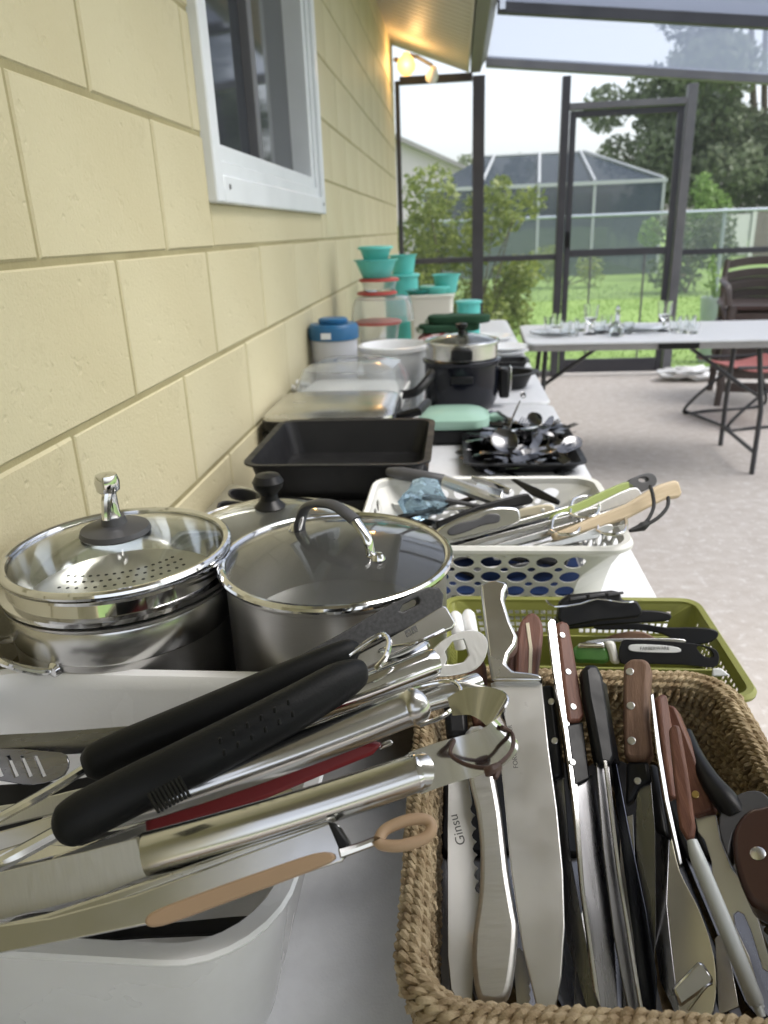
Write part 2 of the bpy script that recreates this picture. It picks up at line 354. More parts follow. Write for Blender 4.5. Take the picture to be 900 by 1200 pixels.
# eave: sloping soffit boards, fascia, gutter
EX, EZ0, EZ1 = .085, 2.735, 2.515
sm = MB(); sm.add([hl(WX, y, z) for y in (-1, 6.93) for z in (EZ0 + .02, EZ0 + .10)] + [hl(EX, y, z) for y in (-1, 6.93) for z in (EZ1 + .02, EZ1 + .1)],
                  [(0, 1, 3, 2), (4, 6, 7, 5), (0, 4, 5, 1), (2, 3, 7, 6), (0, 2, 6, 4), (1, 5, 7, 3)])
sof = sm.build('soffit', 'soffit_vinyl', house)
bw = .098; bmesh_ = None
for i in range(60):
    y = 6.93 - (i + 1) * bw
    if y < 1.5: break
    if bmesh_ is None:
        ya, yb = .014, bw - .004
        bmesh_ = MB().loft([[(0, 0, 0), (0, ya, -.02), (0, yb, -.02), (0, bw, 0), (0, bw, .018), (0, 0, .018)],
                            [(EX - WX, 0, EZ1 - EZ0), (EX - WX, ya, EZ1 - EZ0 - .02), (EX - WX, yb, EZ1 - EZ0 - .02), (EX - WX, bw, EZ1 - EZ0), (EX - WX, bw, EZ1 - EZ0 + .018), (EX - WX, 0, EZ1 - EZ0 + .018)]]).mesh('soffit_panel', 'soffit_vinyl', 20)
    o = bpy.data.objects.new('soffit_panel', bmesh_); S.collection.objects.link(o); o.parent = sof; o.location = hl(WX + .002, y, EZ0)
hbox(EX + .002, -1, EZ1 - .03, EX + .018, 6.93, EZ1 + .2).build('fascia', 'soffit_vinyl', house)
g = [(EX + .03, EZ1 + .13), (EX + .03, EZ1 - .02), (EX + .11, EZ1 - .02), (EX + .13, EZ1 + .03), (EX + .165, EZ1 + .08), (EX + .165, EZ1 + .13), (EX + .158, EZ1 + .13), (EX + .158, EZ1 + .084), (EX + .123, EZ1 + .034), (EX + .104, EZ1 - .013), (EX + .037, EZ1 - .013), (EX + .037, EZ1 + .13)]
MB().loft([[hl(x, y, z) for x, z in g] for y in (-1, 6.98)]).build('gutter', 'gutter', house)
# roof edge above the eave
MB().loft([[hl(WX - .4, y, 2.98), hl(EX + .05, y, EZ1 + .23), hl(EX + .05, y, EZ1 + .25), hl(WX - .4, y, 3.0)] for y in (-1, 6.95)]).build('roof', 'gutter', house)

# ---- porch light with two lamp heads
lp = aty(476, 76, 6.55)
fl = thing('flood_light', 'twin flood light under the eave, one bulb lit warm', 'light', loc=lp)
MB().tube([(-.09, .05, .05), (-.04, .02, .03), (0, 0, .02)], .018, 10).build('arm', 'grey_alu', fl)
MB().lathe([(.001, -.078), (.04, -.068), (.07, -.032), (.074, 0), (.058, .04), (.032, .065), (.022, .085)], 24).build('lit_bulb', mat('lit_bulb', (.5, .3, .1), .4, emit=((1, .56, .16), 1.0)), fl)
m_ = MB().lathe([(.001, -.05), (.045, -.045), (.05, -.02), (.035, .03), (.022, .06), (.0, .062)], 20); ub = m_.build('unlit_bulb', 'white_plastic', fl); ub.location = (.2, .02, -.07); ub.rotation_euler = (R_(50), R_(20), 0)
MB().tube([(0, 0, .07), (.08, .05, .06), (.2, .03, -.01)], .014, 10).build('arm', 'grey_alu', fl)
pl = bpy.data.lights.new('bulb_light', 'POINT'); pl.energy = 2.2; pl.color = (1, .58, .22); pl.shadow_soft_size = .05
po = bpy.data.objects.new('bulb_light', pl); S.collection.objects.link(po); po.parent = fl; po.location = (.01, -.13, -.01)

# ---- screened enclosure over the patio
SY = 7.0
enc = thing('screen_enclosure', 'dark aluminium screen enclosure with door around the patio', 'screen enclosure', loc=(1.4, SY, 0))
def el(x, y, z): return (x - 1.4, y - SY, z)
def ebox(name, x0, y0, z0, x1, y1, z1, m='bronze_alu', p=None, bv=.003): return MB().box(el(x0, y0, z0), el(x1, y1, z1)).build(name, m, p or enc, bevel=bv)
def roofz(x): return 2.53 - (x - .28) * .107
ebox('post', WX + .012, SY - .02, 0, WX + .05, SY + .03, 2.47); ebox('post', .135, SY - .03, 0, .235, SY + .03, 2.475)
ebox('post', .86, SY - .04, 0, .925, SY + .035, roofz(.9) - .03); ebox('post', 1.855, SY - .04, 0, 1.93, SY + .035, roofz(1.88) - .03, 'grey_alu')
ebox('post', 3.55, SY - .03, 0, 3.63, SY + .03, roofz(3.6) - .03); ebox('post', 5.1, SY - .03, 0, 5.18, SY + .03, roofz(5.1) - .03)
for x0, x1 in ((WX + .052, .133), (.237, .858), (1.932, 3.548), (3.632, 5.1)):
    ebox('rail', x0, SY - .02, 1.025, x1, SY + .025, 1.072); ebox('sill', x0, SY - .025, .0, x1, SY + .025, .05, 'grey_alu')
ebox('rail', WX + .052, SY - .02, 2.44, .133, SY + .025, 2.50)
def sloped(name, x0, x1, y0, y1, h, m):
    return MB().loft([[el(x, y0, roofz(x)), el(x, y1, roofz(x)), el(x, y1, roofz(x) + h), el(x, y0, roofz(x) + h)] for x in (x0, x1)]).build(name, m, enc, bevel=.003)
sloped('beam', .24, 5.18, SY - .04, SY + .04, .075, 'grey_alu')
for yy in (5.38, 3.7, 1.82): sloped('beam', .252, 5.18, yy - .03, yy + .03, .12, 'bronze_alu')
for x in (.262,): MB().box(el(x, 5.32, roofz(x) + .01), el(x + .035, 5.345, roofz(x) + .11)).build('bracket', 'chrome', enc)
# door in its frame
ebox('door_header', .927, SY - .04, 2.185, 1.853, SY + .035, 2.235, 'grey_alu')
dr = ebox('door', .935, SY - .018, .03, .985, SY + .018, 2.178)
for a in ((.9, .0), ): pass
ebox('stile', 1.795, SY - .018, .03, 1.845, SY + .018, 2.178, p=dr); ebox('top_rail', .987, SY - .018, 2.128, 1.793, SY + .018, 2.178, p=dr)
ebox('middle_rail', .987, SY - .018, 1.04, 1.793, SY + .018, 1.10, p=dr); ebox('bottom_rail', .987, SY - .018, .03, 1.793, SY + .018, .15, p=dr)
ebox('latch', .95, SY - .05, 1.12, .975, SY - .018, 1.25, 'black_plastic', dr); ebox('grille_bar', 1.16, SY - .012, .152, 1.175, SY + .005, 1.038, 'grey_alu', dr); ebox('grille_bar', 1.62, SY - .012, .152, 1.635, SY + .005, 1.038, 'grey_alu', dr)
net('screen_wall', (.42, .44, .45), .08); net('screen_roof', (.33, .38, .50), .55)
def panel(vs, m): MB().add([el(*v) for v in vs], [(0, 1, 2, 3)]).build('screen_panel', m, enc, smooth=0)
for x0, x1 in ((WX + .05, .14), (.23, .865), (1.925, 3.555), (3.625, 5.1)):
    panel([(x0, SY + .004, .05), (x1, SY + .004, .05), (x1, SY + .004, 1.03), (x0, SY + .004, 1.03)], 'screen_wall')
    zt = 2.45 if x0 < .2 else None
    panel([(x0, SY + .004, 1.07), (x1, SY + .004, 1.07), (x1, SY + .004, zt or roofz(x1)), (x0, SY + .004, zt or roofz(x0))], 'screen_wall')
panel([(.98, SY + .002, 1.1), (1.8, SY + .002, 1.1), (1.8, SY + .002, 2.13), (.98, SY + .002, 2.13)], 'screen_wall')
panel([(.98, SY + .002, .15), (1.8, SY + .002, .15), (1.8, SY + .002, 1.04), (.98, SY + .002, 1.04)], 'screen_wall')
panel([(.92, SY + .004, 2.23), (1.86, SY + .004, 2.23), (1.86, SY + .004, roofz(1.86)), (.92, SY + .004, roofz(.92))], 'screen_wall')
for y0, y1 in ((5.41, 6.96), (3.73, 5.35), (1.85, 3.67)):
    panel([(.252, y0, roofz(.26) + .06), (5.15, y0, roofz(5.15) + .06), (5.15, y1, roofz(5.15) + .06), (.252, y1, roofz(.26) + .06)], 'screen_roof')

# unseen solid pan roof, added over the near patio to darken the foreground
for yy in range(5):
    y0 = -2.7 + yy * .64
    MB().loft([[el(x, y0, roofz(x) + .10), el(x, y0 + .63, roofz(x) + .10), el(x, y0 + .63, roofz(x) + .16), el(x, y0, roofz(x) + .16)] for x in (.262, 5.15)]).build('added_shade_pan', mat('added_shade_roof', (.42, .42, .41), .5, col2=(.47, .47, .46), ns=2), enc)

# ---- garden beyond
GZ = -.16
def leaves(m, rnd, n, fn, size, flat=.5):
    for _ in range(n):
        c = Vector(fn()); a = Vector((rnd.gauss(0, 1), rnd.gauss(0, 1), rnd.gauss(0, 1) * .7)).normalized(); b = a.orthogonal().normalized()
        b = (Matrix.Rotation(rnd.random() * 6.28, 3, a) @ b); l = size * rnd.uniform(.6, 1.3)
        m.add([c - a * l, c + b * l * flat, c + a * l, c - b * l * flat], [(0, 1, 2, 3)])
def blob(rnd, c, r):
    while 1:
        v = Vector((rnd.uniform(-1, 1), rnd.uniform(-1, 1), rnd.uniform(-1, 1)))
        if .25 < v.length < 1: return (c[0] + v.x * r[0], c[1] + v.y * r[1], c[2] + v.z * r[2])
leafmat('leaf_bush', (.13, .18, .04), (.31, .36, .10)); leafmat('leaf_tree', (.15, .185, .115), (.27, .315, .20))
leafmat('leaf_dark', (.05, .08, .03), (.11, .14, .06)); leafmat('leaf_bright', (.16, .27, .07), (.25, .37, .12))
mat('bark', (.12, .095, .07), .9, col2=(.2, .165, .13), ns=8, bump=.8, bs=30)
def plant(name, label, cat, base, stems, clumps, lm, nleaf, size, seed, sr=.02, group=None, flat=.45):
    rnd = random.Random(seed); t = thing(name, label, cat, group, loc=base)
    m = MB()
    for i in range(stems):
        c = rnd.choice(clumps)[0]; e = Vector(c) + Vector((rnd.uniform(-.1, .1), rnd.uniform(-.1, .1), 0)); mid = e * .5 + Vector((rnd.uniform(-.1, .1), rnd.uniform(-.1, .1), 0)) * e.length * .5
        m.tube(spline([(rnd.uniform(-1, 1) * sr * 3, rnd.uniform(-1, 1) * sr * 3, 0), mid, e], 4), [sr * (1 - .08 * k) for k in range(9)], 6)
    m.build('trunk' if cat == 'tree' else 'stem', 'bark', t)
    m = MB(); tot = sum(c[1][0] * c[1][2] for c in clumps)
    for c, r in clumps: leaves(m, rnd, int(nleaf * r[0] * r[2] / tot), lambda: blob(rnd, c, r), size, flat)
    m.build('crown' if cat == 'tree' else 'foliage', lm, t, smooth=0); return t
rnd = random.Random(5)
cl = [((rnd.uniform(-.75, .75), rnd.uniform(-.4, .4), rnd.uniform(.5, 1.85)), (rnd.uniform(.16, .34),) * 3) for _ in range(22)]
plant('bush', 'loose yellow-green leafy bush just outside the patio screen', 'bush', (.15, 8.9, GZ), 16, cl, 'leaf_bush', 8500, .042, 8, .014)
cl = [((rnd.uniform(-.3, .3), rnd.uniform(-.3, .3), rnd.uniform(.15, .5)), (.22, .22, .2)) for _ in range(6)]
plant('bush', 'low olive bush behind the chain-link fence', 'bush', (2.6, 19.5, GZ), 5, [((c[0] * 2.2, c[1], c[2] * 1.7), (.35, .3, .3)) for c, r in cl], 'leaf_bush', 900, .06, 9)
cl = [((rnd.uniform(-.6, .6), rnd.uniform(-.4, .4), rnd.uniform(.3, 1.4)), (.4, .4, .38)) for _ in range(10)]
plant('bush', 'dark rounded shrub standing at the chain-link fence', 'bush', (4.9, 17.2, GZ), 6, cl, 'leaf_dark', 1800, .07, 10)
cl = [((rnd.uniform(-.9, .9), rnd.uniform(-.5, .5), rnd.uniform(.7, 2.5)), (.3, .3, .42)) for _ in range(11)]
plant('tree', 'small bright green young tree behind the chain-link fence', 'tree', (6.0, 21.5, GZ), 8, cl, 'leaf_bright', 2000, .09, 12, .03)
cl = []
for i in range(70):
    a = rnd.uniform(0, 6.28); rr = rnd.uniform(.2, 1) ** .6; zz = rnd.uniform(1.6, 14)
    wd = (1 - ((zz - 6.5) / 8.5) ** 2) ** .5
    cl.append(((math.cos(a) * 8.2 * rr * wd, math.sin(a) * 5 * rr * wd, zz), (rnd.uniform(1.1, 2.), rnd.uniform(1.1, 2.), rnd.uniform(.9, 1.5))))
plant('tree', 'huge spreading dark green oak tree beyond the fence', 'tree', (14.6, 38, GZ), 16, cl, 'leaf_tree', 70000, .17, 13, .22)
cl = [((rnd.uniform(-3.5, 3.5), rnd.uniform(-2, 2), rnd.uniform(1.5, 5.2)), (1.1, 1.1, .9)) for _ in range(16)]
plant('tree', 'distant hazy tree behind the screened pool cage', 'tree', (1.2, 56, GZ), 6, cl, 'leaf_tree', 5000, .2, 14, .12)

mat('galv', (.42, .46, .52), .4, .6, col2=(.36, .4, .46), ns=6)
cf = thing('chain_fence', 'galvanised chain-link fence across the back of the lawn', 'fence', loc=(3, 16, GZ))
MB().tube([(-9, 0, 1.62), (14, 0, 1.59)], .032, 10).build('top_rail', 'galv', cf)
for x in (-6.4, -3.4, -.4 - .0, 2.58, 5.6, 8.6, 11.6): MB().tube([(x - 2.4 + 2.0, .05, 0), (x - .4, .05, 1.66)], .035, 10).build('fence_post', 'galv', cf)
m = MB()
for i in range(330):
    for s_ in (-1, 1):
        x = -9 + i * .07; q = .0045; dx = 1.55 * s_
        m.add([(x - q, 0, .02), (x + q, 0, .02), (x + dx + q, 0, 1.57), (x + dx - q, 0, 1.57)], [(0, 1, 2, 3)])
m.build('chain_link', 'galv', cf, smooth=0)['kind'] = 'stuff'

# neighbour's pool cage, houses, far fences
net('cage_screen', (.10, .12, .16), .72); mat('cage_alu', (.42, .44, .46), .5); mat('far_wall', (.74, .66, .72), .8); mat('far_roof', (.36, .34, .35), .8, col2=(.42, .40, .41), ns=1.5)
cg = thing('pool_cage', "neighbour's dark screened pool cage with hipped roof", 'pool cage', loc=(2.4, 24, GZ))
X0, X1, XE, D, E_, Rz = -3.4, 1.55, 3.55, 8, 2.56, 3.55
eav = [(X0, 0), (XE, 0), (XE, D), (X0, D)]
def cpanel(vs): MB().add(vs, [tuple(range(len(vs)))]).build('screen_panel', 'cage_screen', cg, smooth=0)
for (a, b) in ((0, 1), (1, 2), (2, 3), (3, 0)): cpanel([(*eav[a], 0), (*eav[b], 0), (*eav[b], E_), (*eav[a], E_)])
rt = [(X0 + 1.85, 2.2, Rz), (X1, 2.2, Rz), (X1, D - 2.2, Rz), (X0 + 1.85, D - 2.2, Rz)]
for (a, b) in ((0, 1), (1, 2), (2, 3), (3, 0)): cpanel([(*eav[a], E_), (*eav[b], E_), rt[b], rt[a]])
cpanel(rt)
for x in (X0, -1.7, 0, 1.6, XE): MB().box((x - .035, -.06, 0), (x + .035, -.012, E_ - .05)).build('post', 'cage_alu', cg)
for y in (2, 4, 6, 8): MB().box((XE + .012, y - .04, 0), (XE + .06, y + .04, E_ - .05)).build('post', 'cage_alu', cg)
MB().box((X0, -.08, E_ - .05), (XE + .08, -.01, E_ + .05)).build('eave_beam', 'cage_alu', cg)
for x0, x1 in ((-1.7, -1.2), (0.0, .2), (1.6, X1 - .1)): MB().tube([(x0, -.02, E_ + .06), (x1, 2.15, Rz + .05)], .045, 6).build('roof_bar', 'cage_alu', cg)
MB().tube([(XE, 0, E_ + .06), (X1, 2.2, Rz + .05)], .045, 6).build('roof_bar', 'cage_alu', cg)
MB().tube([(X0 + 1.85, 2.18, Rz + .03), (X1, 2.18, Rz + .03)], .045, 6).build('roof_bar', 'cage_alu', cg)
def gable(label, c, wd, dp, h, rh):
    t = thing('neighbour_house', label, 'house', loc=c)
    MB().add([(-wd, 0, 0), (wd, 0, 0), (wd, 0, h), (0, 0, h + rh), (-wd, 0, h), (-wd, dp, 0), (wd, dp, 0), (wd, dp, h), (0, dp, h + rh), (-wd, dp, h)],
             [(0, 1, 2, 3, 4), (9, 8, 7, 6, 5), (0, 4, 9, 5), (1, 6, 7, 2), (2, 7, 8, 3), (3, 8, 9, 4)]).build('wall', 'far_wall', t)
    m = MB()
    for s_ in (-1, 1): m.loft([[(0, y, h + rh + .02), (s_ * (wd + .5), y, h - .25 + .02), (s_ * (wd + .5), y, h - .05), (0, y, h + rh + .25)] for y in (-.5, dp + .5)])
    m.build('roof', 'far_roof', t)
    f = MB().box((-1.2, -.05, .9), (.2, .0, 2.1)).build('window', 'white_vinyl', t); MB().box((-1.1, -.07, 1.), (.1, -.052, 2.)).build('pane', 'pane_glass', f)
    return t
gable("neighbour's grey house with low gable roof behind the bush", (-3.4, 40, GZ), 4.3, 9, 3.9, 1.9)
mat('brown_fence', (.16, .12, .10), .9, col2=(.22, .17, .14), ns=4); mat('white_fence', (.7, .7, .68), .7)
wf = thing('board_fence', 'weathered brown board fence in front of the oak', 'fence', loc=(17, 33, GZ))
bmz = MB().box((-.19, 0, 0), (.19, .03, 1.7)).mesh('board', 'brown_fence', 0)
for i in range(36):
    o = bpy.data.objects.new('board', bmz); S.collection.objects.link(o); o.parent = wf; o.location = (-5 + i * .4, random.uniform(-.02, .02), random.uniform(-.05, .03))
wp = thing('white_fence', 'white vinyl fence panel beside the brown board fence', 'fence', loc=(10.1, 32.5, GZ))
bmz = MB().box((-.19, 0, .1), (.19, .03, 1.6)).mesh('board', 'white_fence', 0)
for i in range(8):
    o = bpy.data.objects.new('board', bmz); S.collection.objects.link(o); o.parent = wp; o.location = (-1.5 + i * .385, 0, 0)
MB().box((1.45, -.05, 0), (1.6, .1, 1.75)).build('fence_post', 'white_fence', wp)
# potted plant outside the screen
pp = thing('potted_plant', 'spindly plant in a pale blue pot outside the screen', 'potted plant', loc=(2.74, 8.5, GZ))
MB().lathe([(.09, 0), (.10, .02), (.135, .64), (.14, .66), (.14, .69), (.125, .69), (.12, .64), (.0, .62)], 28).build('pot', mat('pot_glaze', (.38, .46, .47), .35, col2=(.5, .56, .56), ns=5), pp)
m = MB(); rnd = random.Random(2)
for i in range(7):
    e = Vector((rnd.uniform(-.12, .12), rnd.uniform(-.1, .1), rnd.uniform(.9, 1.2))); m.tube([(rnd.uniform(-.03, .03), 0, .62), e * .8 + Vector((0, 0, .1)), e], [.008, .006, .003], 5)
    leaves(m, rnd, 9, lambda: e * rnd.uniform(.75, 1.05) + Vector((rnd.gauss(0, .02), 0, rnd.gauss(0, .03))), .05, .3)
m.build('foliage', 'leaf_bright', pp, smooth=0)
# ================================================================== tables
def folding_table(label, cx, cy, L, W, rz, inset=(.28, .28), latch=False):
    t = thing('folding_table', label, 'table', 'white folding tables', loc=(cx, cy, 0), rz=rz)
    rings = []
    for (i, z) in ((.006, TZ - .014), (0, TZ - .012), (0, TZ - .008), (.003, TZ - .002), (.01, TZ)): rings.append(rrect(L - 2 * i, W - 2 * i, .05, 5, z))
    MB().loft(rings).build('table_top', 'table_plastic', t)
    MB().loft([rrect(L - .05, W - .05, .045, 5, TZ - .048), rrect(L - .006, W - .006, .05, 5, TZ - .044), rrect(L - .006, W - .006, .05, 5, TZ - .0145), rrect(L - .05, W - .05, .045, 5, TZ - .0145)]).build('apron', 'table_edge_shade', t)  # apron coloured darker than the top to carry its backlit shade
    for sx in (-1, 1):
        x = sx * (L / 2 - inset[(sx + 1) // 2])
        for sy in (-1, 1): MB().tube([(x, sy * (W / 2 - .2), TZ - .046), (x + sx * .02, sy * (W / 2 - .1), .35), (x + sx * .02, sy * (W / 2 - .1), 0)], .0135, 10).build('leg', 'table_steel', t)
        MB().tube([(x + sx * .02, -W / 2 + .1, .12), (x + sx * .02, W / 2 - .1, .12)], .011, 8).build('stretcher', 'table_steel', t)
        MB().tube([(x + sx * .015, 0.02, .42), (x - sx * .36, .02, TZ - .05)], .011, 8).build('brace', 'table_steel', t)
        MB().tube([(x + sx * .015, -W / 2 + .12, .42), (x + sx * .015, W / 2 - .12, .42)], .010, 8).build('stretcher', 'table_steel', t)
    if latch: MB().box((-.115, -W / 2 - .006, TZ - .042), (.085, -W / 2 - .001, TZ - .012)).build('latch', 'black_plastic', t, bevel=.003)
    return t
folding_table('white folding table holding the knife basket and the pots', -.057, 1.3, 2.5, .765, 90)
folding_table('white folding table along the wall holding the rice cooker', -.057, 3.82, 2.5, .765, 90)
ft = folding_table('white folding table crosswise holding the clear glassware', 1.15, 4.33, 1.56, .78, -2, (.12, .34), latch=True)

# ================================================================== far things: glassware, chairs
def lathe_thing(name, label, cat, prof, m, loc, group=None, n=32, parts=()):
    t = thing(name, label, cat, group, loc=loc); MB().lathe(prof, n).build('body', m, t)
    for nm, p, mm in parts: MB().lathe(p, n).build(nm, mm, t)
    return t
G_ = 'clear glassware on the crosswise table'
def tumbler(r, h, x, y, label):
    lathe_thing('tumbler', label, 'glass', [(.0, 0), (r * .8, 0), (r * .82, .004), (r, h), (r - .003, h), (r * .82 - .004, .012), (.0, .012)], 'glass', (x, y, TZ), G_, 20)
goblet = [(.0, 0), (.036, 0), (.034, .004), (.008, .012), (.006, .05), (.010, .06), (.034, .085), (.04, .14), (.042, .16), (.039, .16), (.036, .14), (.030, .09), (.0, .07)]
def on_far(px, py): p = at(px, py, TZ); return p.x, p.y
for px, py, nm in ((691, 392, 'tall clear goblet rising above the other glasses'), (657, 393, None), (777, 388, 'clear goblet beside the small tumblers near the door post')):
    x, y = on_far(px, py)
    if nm: lathe_thing('goblet', nm, 'glass', goblet, 'glass', (x, y, TZ), G_, 20)
x, y = on_far(722, 394)
lathe_thing('decanter', 'small clear glass decanter with pointed stopper', 'decanter', [(.0, 0), (.034, 0), (.042, .02), (.04, .05), (.014, .08), (.012, .105), (.017, .108), (.017, .112), (.009, .112), (.009, .08), (.035, .045), (.037, .02), (.0, .008)], 'glass', (x, y, TZ), G_, 24,
            [('stopper', [(.0, .104), (.008, .106), (.009, .116), (.013, .13), (.010, .15), (.0, .165)], 'glass')])
for i, (px, py, r, h) in enumerate(((643, 388, .03, .08), (652, 385, .03, .085), (662, 392, .032, .075), (672, 394, .03, .08), (680, 388, .034, .07), (702, 391, .035, .075), (710, 386, .033, .08), (736, 391, .03, .06), (790, 388, .033, .08), (800, 390, .033, .065), (808, 386, .031, .075), (812, 391, .03, .055))):
    x, y = on_far(px, py); tumbler(r, h, x, y, 'small clear glass tumbler standing among the glassware')
def plate(label, x, y, r, z=TZ, m='glass', group=None, h=.02):
    return lathe_thing('plate', label, 'plate', [(.0, 0), (r * .6, 0), (r, h), (r, h + .003), (r * .6, .005), (.0, .005)], m, (x, y, z), group, 40)
x, y = on_far(628, 396); plate('clear glass plate nearest the corner of the crosswise table', x + .1, y + .08, .13, group=G_)
x, y = on_far(700, 396); plate('clear glass plate under the tall goblet', x + .1, y + .2, .1, group=G_)
x, y = on_far(750, 392); plate('clear glass platter between the decanter and the goblet', x + .02, y + .15, .16, group=G_)

mat('brown_resin', (.075, .06, .055), .4, col2=(.095, .075, .07), ns=6)
def patio_chair(label, loc, rz):
    t = thing('patio_chair', label, 'chair', 'stacked brown patio chairs', loc=loc, rz=rz)
    # faces local -y; curved slatted back
    for k in range(3):
        z = .47 + k * .085; y = .26 + .03 * k / 2
        MB().loft([[(x, y + .04 * (1 - (x / .26) ** 2) + dy, z + dz + .03 * (1 - (x / .26) ** 2)) for dy, dz in ((0, 0), (.02, 0), (.02, .062), (0, .062))] for x in [-.26 + .52 * i / 12 for i in range(13)]]).build('slat', 'brown_resin', t, bevel=.004)
    for s_ in (-1, 1):
        MB().tube([(s_ * .27, .24, .40), (s_ * .275, .275, .56), (s_ * .262, .295, .71)], .03, 8, flat=.7).build('back_post', 'brown_resin', t)
        MB().tube(spline([(s_ * .27, .27, .58), (s_ * .31, .0, .57), (s_ * .30, -.22, .55), (s_ * .28, -.25, .42)], 5), .026, 8, flat=.6).build('armrest', 'brown_resin', t)
        for y in (-.24, .26): MB().loft([rrect(.06, .05, .012, 3, .42, (s_ * .25, y)), rrect(.045, .04, .01, 3, 0, (s_ * .28, y * 1.15))]).build('leg', 'brown_resin', t)
    MB().loft([rrect(.52, .52, .06, 4, .39), rrect(.54, .54, .06, 4, .42), rrect(.5, .5, .05, 4, .425), rrect(.4, .4, .05, 4, .405)]).build('seat', 'brown_resin', t)
    for s_ in range(3): MB().loft([rrect(.5, .012, .005, 2, .30 - .1 * s_, (0, -.255)), rrect(.5, .012, .005, 2, .37 - .1 * s_, (0, -.255))]).build('apron_slat', 'brown_resin', t)
    return t
for k_, lb_ in enumerate(('brown slatted plastic patio chair at the bottom of the stack', 'brown slatted plastic patio chair in the middle of the stack', 'brown slatted plastic patio chair on top of the stack')):
    patio_chair(lb_, (2.27, 5.9, .15 * k_), -12)
# red sling folding chair half hidden behind the table
fc = thing('folding_chair', 'red sling chair with dark tube frame behind the crosswise table', 'chair', loc=(1.98, 5.25, 0), rz=-75)
mat('red_sling', (.36, .12, .11), .8, col2=(.42, .16, .15), ns=30); mat('dark_tube', (.03, .03, .032), .4)
MB().loft([[(-.22, -.25 + .5 * i / 6, .40 - .04 * math.sin(i / 6 * 3.14) + .0), (.22, -.25 + .5 * i / 6, .40 - .04 * math.sin(i / 6 * 3.14)), (.22, -.25 + .5 * i / 6, .408 - .04 * math.sin(i / 6 * 3.14)), (-.22, -.25 + .5 * i / 6, .408 - .04 * math.sin(i / 6 * 3.14))] for i in range(7)]).build('seat', 'red_sling', fc)
for s_ in (-1, 1):
    MB().tube(spline([(s_ * .24, -.26, .41), (s_ * .25, .25, .40), (s_ * .25, .38, .5), (s_ * .25, .5, .72)], 5), .011, 8).build('side_rail', 'dark_tube', fc)
    MB().tube(spline([(s_ * .26, .2, .40), (s_ * .26, -.12, .2), (s_ * .26, -.3, .02), (s_ * .26, -.1, .012), (s_ * .26, .28, .012), (s_ * .26, .34, .1), (s_ * .26, .2, .40)], 5), .011, 8).build('leg_loop', 'dark_tube', fc)
MB().tube([(-.26, -.28, .02), (.26, -.28, .02)], .011, 8).build('stretcher', 'dark_tube', fc)
MB().loft([[(-.22, .34 + .2 * i / 3, .46 + .26 * i / 3), (.22, .34 + .2 * i / 3, .46 + .26 * i / 3), (.22, .35 + .2 * i / 3, .46 + .26 * i / 3), (-.22, .35 + .2 * i / 3, .46 + .26 * i / 3)] for i in range(4)]).build('backrest', 'red_sling', fc)
# crumpled white sheet lying by the sill
def crumple(name, label, cat, c, r, m, seed, n=3, dz=1., amp=.35):
    bm = bmesh.new(); bmesh.ops.create_icosphere(bm, subdivisions=n, radius=1); q = random.Random(seed)
    for v in bm.verts: k = 1 + q.uniform(-amp, amp); v.co = Vector((v.co.x * r[0] * k, v.co.y * r[1] * k, v.co.z * r[2] * k))
    lo = min(v.co.z for v in bm.verts)
    for v in bm.verts: v.co.z -= lo
    me = bpy.data.meshes.new(name); bm.to_mesh(me); bm.free(); me.materials.append(MT[m]); o = bpy.data.objects.new(name, me); S.collection.objects.link(o); o.location = c
    return tag(o, label, cat)
crumple('plastic_sheet', 'crumpled white plastic sheet lying on the patio by the door', 'sheet', (2.02, 6.7, 0), (.24, .13, .05), 'white_plastic', 4)
# ================================================================== containers on the near table
def tub(name, m, parent, lv, c=(0, 0), n=6, bevel=0):
    return MB().loft([rrect(a, b, r, n, z, c) for a, b, r, z in lv]).build(name, m, parent, bevel=bevel)
def perim(w_, d, r, n=8):
    """closed path round a rounded rectangle: list of (x, y, nx, ny)"""
    o = []
    for sx, sy, a in ((1, 1, 0), (-1, 1, 90), (-1, -1, 180), (1, -1, 270)):
        for i in range(n + 1):
            t = R_(a + 90 * i / n); o.append((sx * (w_ / 2 - r) + r * math.cos(t), sy * (d / 2 - r) + r * math.sin(t), math.cos(t), math.sin(t)))
    return o
def perforated(name, m, parent, wb, db, wt, dt, r, h, z0, th, holes_fn, nx=6):
    """one wall strip bent round a tapering rounded rectangle; holes given in strip coordinates"""
    P = perim(wb, db, r); Q = perim(wt, dt, r); n = len(P); L = [0]
    for i in range(n): a, b = P[i], P[(i + 1) % n]; L.append(L[-1] + math.hypot(a[0] - b[0], a[1] - b[1]))
    tot = L[-1]
    def fn(u, v, z):
        u = min(max(u, 0), tot - 1e-9); i = max(k for k in range(n) if L[k] <= u + 1e-12); t = (u - L[i]) / max(1e-9, L[i + 1] - L[i]); j = (i + 1) % n; s_ = v / h
        c = [(P[i][k] * (1 - t) + P[j][k] * t) * (1 - s_) + (Q[i][k] * (1 - t) + Q[j][k] * t) * s_ for k in range(4)]
        return (c[0] + c[2] * z, c[1] + c[3] * z, z0 + v)
    straights = [(L[9 * k + 8], L[9 * k + 9]) for k in range(4)]
    out = [(x, 0) for x in L] + [(x, h) for x in L[::-1]]
    holes = [hh for a, b in straights for hh in holes_fn(a, b, h)]
    return MB().prism(out, -th / 2, th / 2, holes, fn).build(name, m, parent)

